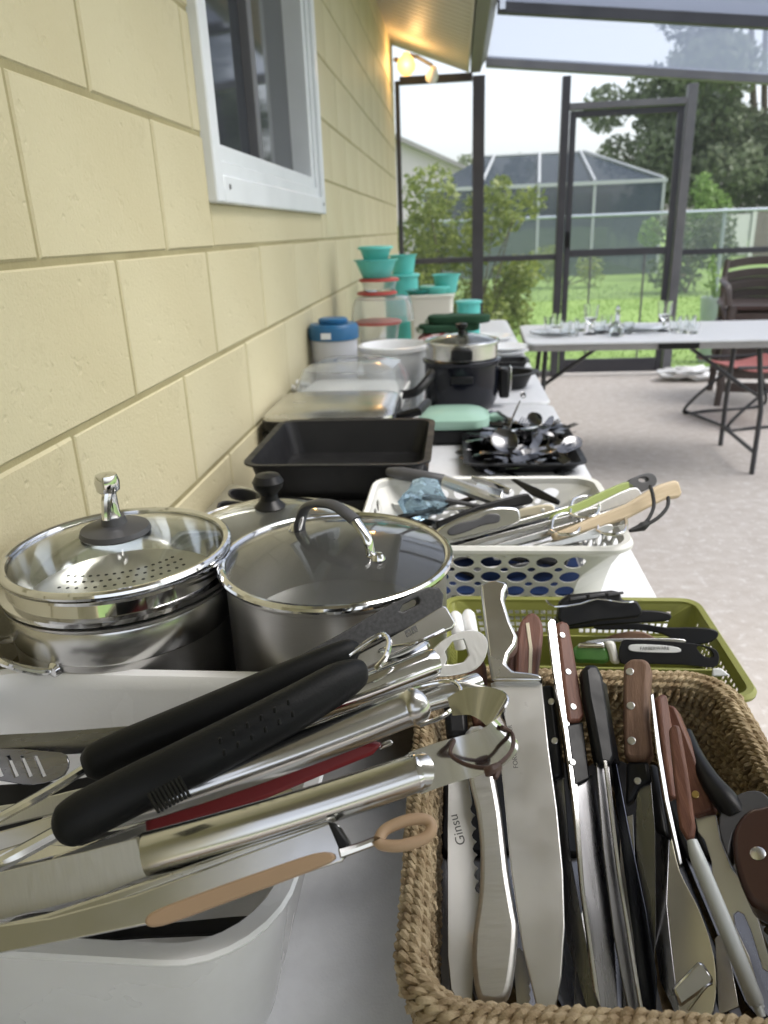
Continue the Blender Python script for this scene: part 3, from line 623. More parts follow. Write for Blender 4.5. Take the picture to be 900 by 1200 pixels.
# ---- white dishpan
bx = thing('dishpan', 'white plastic dishpan full of metal cooking tools', 'dishpan', loc=(-.305, .458, TZ))
zr = .17
tub('pan', 'white_plastic', bx, [(.30, .20, .04, .0), (.315, .215, .045, .003), (.33, .235, .05, .02), (.372, .285, .06, zr - .016), (.378, .292, .062, zr - .012), (.392, .306, .066, zr - .008), (.398, .312, .068, zr - .002), (.394, .308, .067, zr), (.372, .286, .058, zr), (.366, .28, .055, zr - .004), (.36, .274, .054, zr - .014), (.325, .232, .048, .022), (.312, .216, .044, .006)], n=8)

# ---- seagrass basket for the knives
BW, BD, BHh = .315, .385, .115
sb = thing('woven_basket', 'braided seagrass basket crammed with kitchen knives', 'basket', loc=(.122, .508, TZ))
MB().loft([rrect(BW - .05, BD - .05, .03, 5, .001), rrect(BW - .05, BD - .05, .03, 5, .008)]).build('base', 'seagrass', sb)
for k in range(8):
    q = perim(BW - .03 + k * .0025, BD - .03 + k * .0025, .04)
    pth = [Vector((x, y, .010 + k * .0128)) for x, y, a, b in q]; nm = [Vector((a, b, 0)) for x, y, a, b in q]
    rope(pth, nm, 2, .0048, .0042, .019, 5, 14, k * 1.9).build('woven_row', 'seagrass', sb)
q = perim(BW - .008, BD - .008, .042)
rope([Vector((x, y, .112)) for x, y, a, b in q], [Vector((a, b, 0)) for x, y, a, b in q], 5, .0047, .0077, .038, 6, 20).build('rim', 'seagrass', sb)
rope([Vector((x, y, .100)) for x, y, a, b in perim(BW - .012, BD - .012, .042)], [Vector((a, b, 0)) for x, y, a, b in q], 2, .0040, .0095, .018, 5, 14, 1.).build('rim_wrap', 'seagrass', sb)

# ---- white basket with round holes
wb = thing('perforated_basket', 'white plastic basket with round holes, heaped with kitchen gadgets', 'basket', loc=(.05, 1.165, TZ))
def round_holes(a, b, h):
    o = []; n = int((b - a - .01) / .034); s0 = (a + b) / 2 - (n - 1) * .017
    for r_ in range(4):
        for i in range(n):
            o.append(circ(s0 + i * .034, .019 + r_ * .027, .0132, 16, .0102))
            if r_ < 3 and i < n - 1: o.append(circ(s0 + i * .034 + .017, .0325 + r_ * .027, .0054, 10, .0046))
            if r_ == 0 and i < n - 1: o.append(circ(s0 + i * .034 + .017, .0065, .0042, 10, .0036))
    return o
perforated('basket_wall', 'white_basket', wb, .335, .255, .395, .315, .035, .118, .006, .0028, round_holes)
MB().loft([rrect(.333, .253, .034, 5, .0), rrect(.337, .257, .034, 5, .007)]).build('base', 'white_basket', wb)
MB().loft([rrect(.392, .312, .036, 6, .122), rrect(.40, .32, .038, 6, .119), rrect(.416, .336, .042, 6, .126), rrect(.416, .336, .042, 6, .131), rrect(.408, .328, .04, 6, .136), rrect(.392, .312, .036, 6, .134)], loop=True).build('rim', 'white_basket', wb)
MB().loft([rrect(.30, .22, .03, 5, .009), rrect(.305, .225, .03, 5, .034)]).build('blue_cloth', 'navy_cloth', None)
o = bpy.data.objects['blue_cloth']; o.location = (.05, 1.165, TZ); o.name = 'placemat'; tag(o, 'folded blue mat at the bottom of the holed white basket', 'mat')

# ---- green basket with square holes
gb = thing('green_basket', 'olive green plastic basket with a fine square grid, holding utensils', 'basket', loc=(.162, .868, TZ))
def sq_holes(a, b, h):
    o = []; p = .0088; n = int((b - a - .012) / p); s0 = (a + b) / 2 - (n - 1) * p / 2
    for r_ in range(4):
        for i in range(n):
            if (i % 16) in (14, 15): continue
            x, y = s0 + i * p, .012 + r_ * p; e = .0031; o.append([(x - e, y - e), (x + e, y - e), (x + e, y + e), (x - e, y + e)])
    return o
perforated('basket_wall', 'green_plastic', gb, .325, .205, .35, .23, .02, .056, .003, .002, sq_holes)
MB().loft([rrect(.324, .204, .019, 5, 0), rrect(.327, .207, .02, 5, .004)]).build('base', 'green_plastic', gb)
MB().loft([rrect(.346, .226, .02, 5, .052), rrect(.352, .232, .022, 5, .05), rrect(.366, .246, .026, 5, .054), rrect(.367, .247, .026, 5, .058), rrect(.36, .24, .024, 5, .062), rrect(.347, .227, .02, 5, .06)], loop=True).build('rim', 'green_plastic', gb)
for y in (.028, -.05): MB().box((-.162, y, .004), (.162, y + .003, .05)).build('divider', 'green_plastic', gb)

# ================================================================== pots
def dome(r, h, z, k=10, t=.004):
    o = [(r * math.cos(i / k * math.pi / 2), z + h * math.sin(i / k * math.pi / 2)) for i in range(k)] + [(.001, z + h)]
    i_ = [(.001, z + h - t)] + [((r - t) * math.cos(i / k * math.pi / 2), z + (h - t) * math.sin(i / k * math.pi / 2)) for i in range(k - 1, -1, -1)]
    return o + i_
def lens_dome(r, h, z, k=10, t=.0035):
    """shallow spherical cap shell"""
    o = [(r * (1 - i / k), z + h * (1 - (1 - i / k) ** 2)) for i in range(k)] + [(.0005, z + h)]
    return o + [(.0005, z + h - t)] + [((r - .001) * (1 - i / k), z - t + h * (1 - (1 - i / k) ** 2)) for i in range(k - 1, -1, -1)]
def pot_body(t, r, h, m, rim='chrome', wall=.0022):
    p = [(.0, 0), (r - .012, 0), (r - .004, .004), (r, .014), (r, h - .004), (r + .004, h), (r + .004, h + .002), (r - wall, h + .001), (r - wall, .016), (r - .012, .006), (.0, .005)]
    b = MB().lathe(p, 72).build('body', m, t)
    return b
def torus(R, r, z, n=72, k=10, c=(0, 0)):
    m = MB(); m.tube([(c[0] + R * math.cos(2 * math.pi * i / n), c[1] + R * math.sin(2 * math.pi * i / n), z) for i in range(n)], r, k, loop=True); return m
# stock pot with strainer lid
p1 = thing('stock_pot', 'tall stainless stock pot with pierced strainer rim and glass lid', 'pot', loc=(-.372, .722, TZ))
pot_body(p1, .1205, .218, 'brushed_pot')
MB().lathe([(.1206, .178), (.1216, .180), (.1216, .212), (.1206, .214)], 72, caps=False).build('polished_band', 'brushed', p1)
# strainer insert rim
MB().lathe([(.108, .205), (.118, .221), (.1255, .224), (.1262, .229), (.119, .231), (.117, .243), (.122, .246), (.122, .249), (.113, .249), (.112, .226), (.104, .206)], 72).build('strainer_rim', 'chrome', p1)
lid = MB().lathe(lens_dome(.116, .022, .252), 72).build('lid', 'lid_glass', p1)
torus(.118, .0046, .2535).build('lid_rim', 'chrome', lid)
MB().lathe([(.0, .273), (.034, .270), (.038, .274), (.036, .279), (.014, .284), (.012, .292), (.0, .293)], 40).build('knob_base', 'handle_grey', lid)
MB().lathe([(.0, .290), (.010, .290), (.008, .298), (.0075, .318), (.012, .322), (.013, .331), (.011, .339), (.0, .341)], 28).build('knob', 'chrome', lid)
MB().tube([(-.002, -.012, .292), (.0, -.009, .312), (.003, 0, .333)], [.0045, .0055, .006], 10).build('knob_clip', 'chrome', lid)
# pierced holes in the lid: small dark steel dots grouped like a sieve
hm = MB()
for rr in (.088, .096, .104):
    for i in range(15):
        a = R_(-98 + i * 5 + (2.5 if rr == .096 else 0)); hm.lathe([(.0, 0), (.0017, .0004), (.0019, 0)], 8, (rr * math.cos(a), rr * math.sin(a), .2525 + .022 * (1 - (rr / .116) ** 2)))
hm.build('strainer_holes', 'black_plastic', lid)
MB().lathe([(.0, .203), (.06, .204), (.107, .206), (.107, .2075), (.06, .2055), (.0, .2045)], 72).build('strainer', mat('matte_steel', (.66, .65, .62), .42, 1, col2=(.6, .59, .56), ns=30), p1)
for a in (-128, 52):
    ca, sa = math.cos(R_(a)), math.sin(R_(a))
    def rot(x, y, z): return (ca * x - sa * y, sa * x + ca * y, z)
    MB().tube(spline([rot(.112, -.048, .172), rot(.126, -.046, .177), rot(.146, -.034, .19), rot(.152, 0, .192), rot(.146, .034, .19), rot(.126, .046, .177), rot(.112, .048, .172)], 6), .0052, 10, flat=.8).build('handle', 'chrome', p1)
    for s_ in (-1, 1):
        rv = MB().lathe([(.0, .006), (.006, .005), (.009, .001), (.009, 0)], 16).build('rivet', 'chrome', p1); v = Vector(rot(.1098, s_ * .05, .172)); rv.matrix_local = Matrix.Translation(v) @ Vector(rot(1, s_ * .42, 0)).to_track_quat('Z', 'Y').to_matrix().to_4x4()
# saucepan with glass lid and arched grey handle
p2 = thing('casserole_pot', 'stainless pot with glass lid and arched grey lid handle', 'pot', loc=(-.131, .728, TZ))
pot_body(p2, .1195, .236, 'brushed_pot')
lid = MB().lathe(lens_dome(.122, .020, .243), 72).build('lid', mat('lid_smoke', (.72, .73, .73), .03, trans=.97, ior=1.36, spec=.8), p2)
torus(.1225, .0048, .2425).build('lid_rim', 'chrome', lid)
def hd(x, y, z): a = R_(-38); return (math.cos(a) * x - math.sin(a) * y, math.sin(a) * x + math.cos(a) * y, z)
MB().tube(spline([hd(-.058, 0, .256), hd(-.056, 0, .27), hd(-.04, 0, .292), hd(0, 0, .302), hd(.034, 0, .292)], 6), .0078, 12, flat=.6, up=(0, 0, 1)).build('lid_handle', 'handle_grey', lid)
MB().tube(spline([hd(.034, 0, .292), hd(.05, 0, .276), hd(.055, 0, .258), hd(.066, 0, .2575)], 6), .0062, 12, flat=.6).build('handle_bracket', 'chrome', lid)
MB().tube(spline([hd(-.05, 0, .28), hd(-.058, 0, .262), hd(-.068, 0, .2565)], 6), .0062, 12, flat=.6).build('handle_bracket', 'chrome', lid)
for x in (-.066, .064): MB().lathe([(.0, .007), (.005, .006), (.008, .001), (.008, 0)], 16, hd(x, 0, .2572)).build('rivet', 'chrome', lid)
MB().lathe([(.0, .15), (.09, .151), (.1168, .156), (.1168, .1575), (.09, .153), (.0, .152)], 72).build('lightening_disc', mat('grey_steel', (.42, .42, .42), .4, 1, col2=(.36, .36, .36), ns=20), p2)  # disc added to lighten the pot's inside under the glass lid
for a in (118, -62):
    ca, sa = math.cos(R_(a)), math.sin(R_(a))
    MB().tube(spline([rot(.12, -.04, .19), rot(.14, -.038, .195), rot(.156, 0, .197), rot(.14, .038, .195), rot(.12, .04, .19)], 6), .0055, 10).build('handle', 'chrome', p2)
# skillet with glass lid and black knob
p3 = thing('skillet', 'wide covered skillet with black mushroom knob behind the pots', 'skillet', loc=(-.285, 1.045, TZ)); p3.scale = (1, 1, 1.1)
MB().lathe([(.0, 0), (.12, 0), (.135, .01), (.152, .115), (.156, .118), (.152, .12), (.148, .116), (.13, .012), (.0, .006)], 72).build('body', 'brushed_pot', p3)
lid = MB().lathe(lens_dome(.150, .04, .126), 72).build('lid', 'lid_glass', p3)
torus(.151, .005, .1255).build('lid_rim', 'chrome', lid)
MB().lathe([(.0, .164), (.022, .164), (.024, .167), (.014, .177), (.013, .185), (.022, .195), (.024, .203), (.018, .212), (.0, .215)], 36).build('knob', 'black_plastic', lid)

# ---- black roasting pans, muffin pan, round tray
def pan(name, label, cx, cy, w_, d, h, z, m='nonstick', r=.03, rim=.012):
    t = thing(name, label, 'baking pan', loc=(cx, cy, z))
    tub('body', m, t, [(w_ - .07, d - .07, r, 0), (w_ - .06, d - .06, r, .003), (w_ - 2 * rim, d - 2 * rim, r, h - .004), (w_, d, r + rim, h - .002), (w_, d, r + rim, h + .002), (w_ - 2 * rim - .003, d - 2 * rim - .003, r - .001, h + .001), (w_ - .065, d - .065, r - .001, .006), (w_ - .075, d - .075, r - .002, .003)])
    return t
plate('wide steel serving tray under the roasting pans', -.235, 1.53, .19, TZ, 'steel', h=.018)
pan('roasting_pan', 'black roasting pan at the bottom of the pair', -.235, 1.53, .345, .35, .07, TZ + .006)
pan('roasting_pan', 'deep black roasting pan nested on top of another', -.235, 1.53, .37, .375, .078, TZ + .076)
mt = thing('muffin_pan', 'grey muffin pan with dark cups tucked against the wall', 'muffin pan', loc=(-.435, 1.33, TZ)); mt.rotation_euler = (0, R_(14), 0)
hs_ = [circ(x, y, .031, 18) for x in (-.037, .037) for y in (-.16, -.08, 0, .08, .16)]
MB().prism(rrect(.165, .42, .015), .034, .0365, hs_).build('tray', 'brushed', mt)
for x in (-.037, .037):
    for y in (-.16, -.08, 0, .08, .16): MB().lathe([(.0, .001), (.024, .001), (.031, .036), (.034, .0372), (.034, .0385), (.030, .0372), (.023, .004), (.0, .003)], 20, (x, y, 0)).build('cup', 'handle_grey', mt)

# ---- electric grill, domed glass skillet, mint waffle maker
gr = thing('contact_grill', 'electric grill with shiny steel lid and black base', 'grill', loc=(-.33, 1.97, TZ + .03))
tub('base', 'black_plastic', gr, [(.30, .28, .03, -.03), (.34, .31, .04, .01), (.35, .32, .04, .06), (.33, .30, .04, .065)])
tub('lid', 'black_plastic', gr, [(.335, .305, .035, .066), (.345, .315, .04, .072), (.345, .315, .04, .094), (.33, .3, .04, .098)])
tub('steel_cover', mat('soft_steel', (.66, .65, .63), .24, 1, col2=(.6, .59, .57), ns=6, rvar=.05), gr, [(.34, .31, .04, .097), (.338, .308, .04, .105), (.32, .29, .05, .113), (.26, .23, .06, .118), (.1, .1, .04, .12)])
MB().tube([(-.17, .0, .07), (-.195, .0, .07)], .014, 14).build('hinge_knob', 'chrome', gr); MB().tube([(.172, -.05, .08), (.23, -.07, .098), (.25, .03, .1)], .012, 10).build('handle', 'black_plastic', gr)
ds = thing('electric_skillet', 'rectangular electric skillet under a clear domed lid', 'skillet', loc=(-.322, 2.31, TZ + .05), rz=-4)
tub('body', 'white_basket', ds, [(.25, .25, .05, -.05), (.31, .3, .06, .02), (.33, .32, .06, .06), (.315, .305, .06, .062)])
MB().loft([rrect(*a) for a in ((.32, .31, .05, 5, .064), (.318, .308, .05, 5, .085), (.28, .27, .06, 5, .135), (.2, .19, .06, 5, .15), (.1, .09, .03, 5, .152), (.1, .09, .03, 5, .149), (.195, .185, .06, 5, .147), (.275, .265, .06, 5, .132), (.312, .302, .05, 5, .085), (.314, .304, .05, 5, .064))], loop=True).build('lid', 'clear_plastic', ds)
MB().tube(spline([(-.16, -.05, .06), (-.2, -.03, .075), (-.2, .03, .075), (-.16, .05, .06)], 5), .01, 8).build('handle', 'white_basket', ds)
MB().tube(spline([(.15, -.05, .05), (.2, -.06, .06), (.235, -.02, .09), (.24, .04, .1)], 5), [.014] * 16, 10).build('handle', 'black_plastic', ds)
wm_ = thing('waffle_maker', 'small mint green waffle maker on black base', 'waffle maker', loc=(-.008, 2.11, TZ))
tub('base', 'black_plastic', wm_, [(.17, .15, .04, 0), (.2, .17, .05, .008), (.2, .17, .05, .04), (.19, .16, .05, .043)])
tub('lid', 'mint', wm_, [(.2, .17, .05, .045), (.205, .175, .05, .05), (.2, .17, .05, .07), (.16, .13, .05, .084), (.06, .05, .02, .087)])
tub('front_handle', 'mint', wm_, [(.04, .035, .01, .048), (.044, .04, .012, .052), (.044, .04, .012, .066), (.03, .03, .01, .07)], c=(.12, 0)); tub('hinge', 'white_plastic', wm_, [(.035, .05, .008, .03), (.035, .05, .008, .068)], c=(-.118, 0))

# ---- table 2: rice cooker etc.
rc = thing('rice_cooker', 'shiny black rice cooker topped by a steel steamer and glass lid', 'rice cooker', loc=(.016, 2.52, TZ)); rc.scale = (1.06, 1.06, 1.04)
MB().lathe([(.0, 0), (.095, 0), (.1, .006), (.112, .03), (.117, .09), (.117, .145), (.122, .15), (.124, .158), (.112, .162), (.0, .162)], 56).build('body', mat('gloss_black', (.006, .007, .012), .16, spec=.4), rc)
MB().lathe([(.108, .163), (.112, .165), (.113, .205), (.118, .208), (.118, .212), (.109, .212), (.108, .17)], 56).build('steamer', 'steel', rc)
lid = MB().lathe(lens_dome(.113, .024, .214), 56).build('lid', 'lid_glass', rc); torus(.114, .004, .2145).build('lid_rim', 'chrome', lid)
MB().lathe([(.0, .236), (.012, .236), (.010, .248), (.018, .256), (.018, .266), (.0, .27)], 24).build('knob', 'black_plastic', lid)
MB().box((-.032, -.132, .168), (.032, -.112, .203)).build('steamer_handle', 'black_plastic', rc, bevel=.006); MB().box((-.034, -.128, .098), (.034, -.112, .12)).build('control_panel', 'black_plastic', rc, bevel=.004)
MB().box((.118, -.03, .03), (.15, .02, .125)).build('side_handle', 'black_plastic', rc, bevel=.008); MB().box((.1505, -.02, .05), (.156, .012, .13)).build('cord_clip', 'chrome', rc, bevel=.002)
wp_ = thing('white_crock', 'big round white crock behind the domed skillet', 'crock', loc=(-.222, 2.70, TZ))
MB().lathe([(.0, 0), (.1, 0), (.108, .01), (.122, .17), (.132, .176), (.133, .19), (.12, .192), (.114, .18), (.1, .012), (.0, .008)], 56).build('body', 'white_plastic', wp_)
lathe_thing('glass_jar', 'small clear glass jar between the crock and the cooker', 'jar', [(.0, 0), (.03, 0), (.034, .005), (.042, .11), (.045, .115), (.042, .115), (.038, .1), (.03, .008), (.0, .006)], 'glass', (-.125, 2.47, TZ))
pt = thing('pitcher', 'clear plastic pitcher with bright blue lid by the wall', 'pitcher', loc=(-.428, 2.62, TZ))
MB().lathe([(.0, 0), (.072, 0), (.075, .005), (.082, .25), (.079, .25), (.072, .008), (.0, .006)], 40).build('body', 'milky_plastic', pt)
MB().lathe([(.082, .225), (.087, .228), (.088, .262), (.084, .272), (.08, .278), (.0, .28)], 40).build('lid', 'blue_plastic', pt); MB().lathe([(.0, .281), (.05, .281), (.052, .292), (.045, .297), (.0, .297)], 30).build('lid_cap', 'blue_plastic', pt)
MB().box((-.03, -.0905, .235), (.004, -.087, .255)).build('label', 'print_white', pt)
op = thing('oval_roaster', 'oval black roaster pan near the table edge', 'baking pan', loc=(.165, 2.83, TZ))
MB().loft([[(x * sx, y * sx * .72, z) for x, y in circ(0, 0, 1, 40)] for sx, z in ((.085, 0), (.095, .004), (.118, .055), (.142, .057), (.143, .062), (.118, .061), (.092, .008), (.08, .005))]).build('body', 'nonstick', op)
for k, (lb, dz) in enumerate((('black loaf tin on the table beyond the oval roaster', .0), )):
    pan('loaf_tin', lb, .2, 3.16, .2, .15, .05, TZ, r=.02)
plate('white plate stack bottom, beyond the loaf tin', .22, 3.62, .12, TZ, 'white_plastic'); plate('white plate lying on another plate, beyond the loaf tin', .22, 3.62, .115, TZ + .02, 'white_plastic'); plate('white shallow dish at the end of the wall table', .18, 4.05, .12, TZ, 'white_plastic', h=.03)

# ---- tupperware
TG = 'plastic food containers along the wall'
def bowl(label, x, y, z, r0, r1, h, m, lid=None, cat='container'):
    t = thing('plastic_bowl', label, cat, TG, loc=(x, y, z))
    MB().lathe([(.0, 0), (r0, 0), (r0 + .003, .003), (r1, h - .006), (r1 + .006, h - .004), (r1 + .006, h), (r1 - .001, h), (r0, .006), (.0, .005)], 40).build('bowl', m, t)
    if lid: MB().lathe([(.0, h + .006), (r1, h + .006), (r1 + .008, h + .003), (r1 + .009, h - .006), (r1 + .007, h - .006), (r1 + .006, h + .001), (.0, h + .002)], 40).build('lid', lid, t)
    return t
def boxc(label, x, y, z, w_, d, h, m, lid=None, lm=None, rz=0):
    t = thing('plastic_box', label, 'container', TG, loc=(x, y, z), rz=rz)
    tub('box', m, t, [(w_ * .9, d * .9, .02, 0), (w_, d, .025, h - .004), (w_ + .008, d + .008, .027, h), (w_ - .004, d - .004, .024, h), (w_ * .9 - .004, d * .9 - .004, .02, .003)])
    if lid: tub('lid', lid, t, [(w_ + .01, d + .01, .028, h + .001), (w_ + .012, d + .012, .028, h + .01), (w_ - .02, d - .02, .024, h + .013)])
    return t
sx, sy = -.33, 3.2
z = TZ
boxc('clear storage box at the foot of the container tower', sx, sy, z, .22, .2, .115, 'clear_plastic', 'white_plastic'); z += .129
bowl('clear tub with red lid low in the tower', sx, sy, z, .075, .09, .085, 'clear_plastic', 'red_lid'); z += .092
lathe_thing('cake_dome', 'clear scalloped cake cover in the middle of the tower', 'container', [(.125, 0), (.132, 0), (.13, .03), (.124, .07), (.115, .092), (.1, .097), (.0, .1), (.0, .097), (.1, .094), (.111, .088), (.12, .068), (.126, .028)], 'clear_plastic', (sx + .02, sy, z), TG); z += .1005
bowl('shallow clear tub with red lid on the cake cover', sx, sy, z, .06, .075, .012, 'clear_plastic', 'red_lid'); z += .019
bowl('clear tub with red lid under the teal bowls', sx + .01, sy, z, .062, .075, .045, 'clear_plastic', 'red_lid'); z += .052
bowl('large teal bowl near the top of the tower', sx, sy, z, .055, .085, .072, 'teal'); z += .073
bowl('small teal bowl with lid crowning the tower', sx, sy, z, .048, .064, .045, 'teal', 'teal')
boxc('cream storage bin behind the container tower', -.12, 3.72, TZ, .21, .2, .27, mat('cream', (.7, .68, .6), .4), 'cream')
bowl('teal lidded bowl on the cream bin', -.1, 3.72, TZ + .284, .06, .07, .03, 'teal', 'teal')
bowl('tall teal tumbler cup at the corner of the cream bin', -.05, 3.73, TZ + .284, .045, .062, .085, 'teal'); bowl('squat dark teal tub on the cream bin', -.18, 3.70, TZ + .284, .05, .06, .02, mat('dark_teal', (.02, .22, .2), .4))
bowl('teal canister standing behind the tower', -.28, 3.95, TZ, .08, .085, .36, 'teal', 'teal'); bowl('teal cup stacked on the canister', -.27, 3.95, TZ + .367, .05, .065, .09, 'teal')
bowl('tall teal pitcher beside the cream bin', .06, 3.95, TZ, .055, .06, .22, 'teal', 'teal')
boxc('clear flat box in front of the tower', -.2, 3.02, TZ, .2, .16, .05, 'milky_plastic', 'clear_plastic'); boxc('stacked clear lids at the wall', -.42, 2.95, TZ, .12, .16, .12, 'clear_plastic')
# oven mitts on red checked cloth
ct = tub('checked_cloth', mat('red_cloth', (.3, .02, .03), .9, col2=(.6, .5, .48), ns=60, det=1, sharp=True), None, [(.2, .18, .03, 0), (.22, .2, .04, .02), (.22, .2, .04, .15), (.16, .14, .04, .17)]); ct.location = (-.05, 3.17, TZ); tag(ct, 'folded red and white checked kitchen cloth', 'cloth')
for i, (dx, dz, rz_, lb) in enumerate(((-.01, .172, 12, 'dark green oven mitt on the checked cloth'), (.03, .194, -6, 'dark green oven mitt lying on top of its pair'))):
    om = thing('oven_mitt', lb, 'oven mitt', 'oven mitts', loc=(-.02 + dx, 3.17, TZ + dz + (.012 if i else 0)), rz=rz_)
    o_ = smooth2([(-.12, -.05), (-.02, -.055), (.08, -.05), (.125, -.01), (.11, .035), (.02, .05), (-.02, .085), (-.05, .08), (-.06, .05), (-.12, .045)])
    MB().prism(o_, 0, .032).build('mitt', mat('mitt_green', (.01, .045, .02), .9, col2=(.016, .06, .03), ns=20), om, bevel=.013, seg=4); MB().box((-.135, -.05, .002), (-.121, .045, .018)).build('cuff', mat('mitt_band', (.25, .3, .22), .9), om)
bowl('white bowl on the clear lids beside the crock', -.33, 2.93, TZ, .07, .09, .06, 'white_plastic')

# ---- cutlery tray
cy_ = pan('cutlery_tray', 'black baking tray heaped with loose cutlery', .165, 1.94, .30, .40, .03, TZ, r=.02)
def bend(xy, f): return [(x, y, z + f(x)) for x, y, z in xy]
def cutlery(kind, mm):
    m = MB(); L = .19
    prof = [(0, .010), (.01, .012), (.05, .009), (.1, .0045), (.125, .0045)]
    if kind == 'spoon': prof += [(.135, .010), (.15, .019), (.165, .0205), (.18, .016), (.189, .006)]
    elif kind == 'knife': prof = [(0, .008), (.04, .010), (.09, .008), (.1, .009), (.15, .010), (.18, .008), (.195, .002)]
    else: prof += [(.135, .009), (.143, .0125), (.15, .013)]
    zf = lambda x: .010 * math.exp(-((x - .02) / .05) ** 2) + (.010 * ((x - .11) / .08) ** 2 if x > .11 and kind != 'knife' else 0)
    out = [(x, w_) for x, w_ in prof] + [(x, -w_) for x, w_ in prof[::-1]]
    def fn(x, y, z): return (x, y, z + zf(x) - (.006 * (1 - min(1, ((x - .16) / .03) ** 2)) * (1 - min(1, (y / .02) ** 2)) if kind == 'spoon' and x > .13 else 0))
    ex = [(x, 0) for x, _ in prof[1:-1]]
    m.prism(out, -.0008, .0008, (), fn, ex)
    if kind == 'fork':
        for k in range(4): y = -.0108 + k * .0072; m.loft([[(x, y + dy, zf(x) + dz) for dy, dz in ((-ww, -.0007), (ww, -.0007), (ww, .0007), (-ww, .0007))] for x, ww in ((.149, .0022), (.17, .002), (.19, .001))])
    return m.mesh(kind, mm, 40)
mat('cutlery_steel', (.22, .22, .225), .16, 1, col2=(.11, .11, .115), ns=30)
CM = {k: cutlery(k, 'cutlery_steel') for k in ('spoon', 'fork', 'knife')}
rnd = random.Random(21)
for i in range(100):
    k = rnd.choice(['spoon', 'spoon', 'fork', 'fork', 'knife']); o = bpy.data.objects.new('table_' + k if k == 'knife' else k, CM[k]); S.collection.objects.link(o)
    a = rnd.gauss(0, 55) + (180 if rnd.random() < .5 else 0) + 35; ar = R_(a); x = .165 + rnd.uniform(-.085, .085); y = 1.94 + rnd.uniform(-.14, .14); lay = i / 100
    o.matrix_world = Matrix.Translation((x - .09 * math.cos(ar), y - .09 * math.sin(ar), TZ + .008 + .05 * lay * (1 - .6 * abs(x - .16) / .1))) @ Matrix.Rotation(ar, 4, 'Z') @ Matrix.Rotation(R_(rnd.gauss(0, 7)), 4, 'Y') @ Matrix.Rotation(R_(rnd.gauss(0, 22)), 4, 'X')
    tag(o, {'spoon': 'steel spoon in the jumbled heap on the cutlery tray', 'fork': 'steel fork in the jumbled heap on the cutlery tray', 'knife': 'steel table knife in the jumbled heap on the cutlery tray'}[k], {'spoon': 'spoon', 'fork': 'fork', 'knife': 'knife'}[k], 'loose cutlery heaped on the tray')
e = at(618, 483, TZ + .14); sp = thing('serving_spoon', 'steel serving spoon sticking up out of the cutlery heap', 'spoon', loc=(.13, 1.93, TZ + .05))
MB().tube([(0, 0, 0), (.02, .03, .05), (.038, .05, .085)], [.002, .003, .002], 8).build('handle', 'cutlery_steel', sp); q_ = MB().lathe([(.0, -.003), (.006, 0), (.009, .006), (.007, .0065), (.0, .002)], 20).build('bowl', 'cutlery_steel', sp); q_.location = (.043, .056, .098); q_.rotation_euler = (R_(70), 0, R_(30))
pk = thing('slotted_ladle', 'round steel skimmer half sunk in the cutlery heap', 'skimmer', loc=(.12, 1.86, TZ + .055)); q_ = MB().lathe([(.0, 0), (.02, .001), (.036, .008), (.034, .01), (.018, .003), (.0, .002)], 28).build('bowl', 'cutlery_steel', pk); q_.rotation_euler = (R_(45), R_(10), 0)
MB().tube([(0, .02, .02), (.06, .09, .01), (.1, .15, .0)], .0035, 8).build('handle', 'chrome', pk)
# ================================================================== traced flat tools: real plates with thickness on real planes
def plate_part(name, M, pts, th, m, parent, off=0., bevel=.0006, sm=0, holes=(), seg=2):
    o = trace(M, pts, off); hh = [trace(M, h, off) for h in holes]
    if sm: o = smooth2(o, sm)
    return MB().prism(o, off - th / 2, off + th / 2, hh).build(name, m, parent, bevel=bevel, seg=seg)
def rivet(M, p, parent, off, r=.0035, m='satin'):
    x, y = trace(M, [p], off)[0]
    MB().lathe([(.0, .0005), (r * .75, .00045), (r * .9, .0)], 14, (x, y, off)).build('rivet', m, parent)
def P3(px, py, z): return at(px, py, z)
def ptube(pts, n=14, k=5, flat=1.):
    """centre line given as (px, py, z, radius in px) -> smooth tube data"""
    c = [P3(*p[:3]) for p in pts]; r = [p[3] * mpp(q) for p, q in zip(pts, c)]
    s_ = spline([(*q, ) for q in c], k); N = len(s_); rr = []
    for i in range(N):
        t = i / (N - 1) * (len(pts) - 1); a = min(int(t), len(pts) - 2); rr.append(r[a] + (r[a + 1] - r[a]) * (t - a))
    return s_, rr
def tube_part(name, base, pts, m, parent, n=14, k=5, flat=1., up=None):
    s_, rr = ptube(pts, n, k); I = parent.matrix_world.inverted() if parent else Matrix()
    up = I.to_3x3() @ Vector(up) if up else None
    return MB().tube([I @ p for p in s_], rr, n, flat=flat, up=up).build(name, m, parent)
def tool(name, label, cat, group, B, T, roll=0., n=None):
    M = frame(P3(*B), P3(*T), roll, n); return M, thing(name, label, cat, group, M=M)
def world(parent): bpy.context.view_layer.update()
def text_part(txt, M, px, py, ang, size, m, parent, off):
    cu = bpy.data.curves.new('t', 'FONT'); cu.body = txt; cu.size = size; cu.extrude = .00005; cu.align_x = 'CENTER'; cu.align_y = 'CENTER'
    ob = bpy.data.objects.new('t', cu); S.collection.objects.link(ob); bpy.context.view_layer.update()
    me = bpy.data.meshes.new_from_object(ob.evaluated_get(bpy.context.evaluated_depsgraph_get())); bpy.data.objects.remove(ob)
    me.materials.clear(); me.materials.append(MT[m]); o = bpy.data.objects.new('lettering', me); S.collection.objects.link(o); o.parent = parent
    x, y = trace(M, [(px, py)], off)[0]; o.matrix_local = Matrix.Translation((x, y, off)) @ Matrix.Rotation(R_(ang), 4, 'Z'); return o
KG = 'kitchen knives in the woven basket'

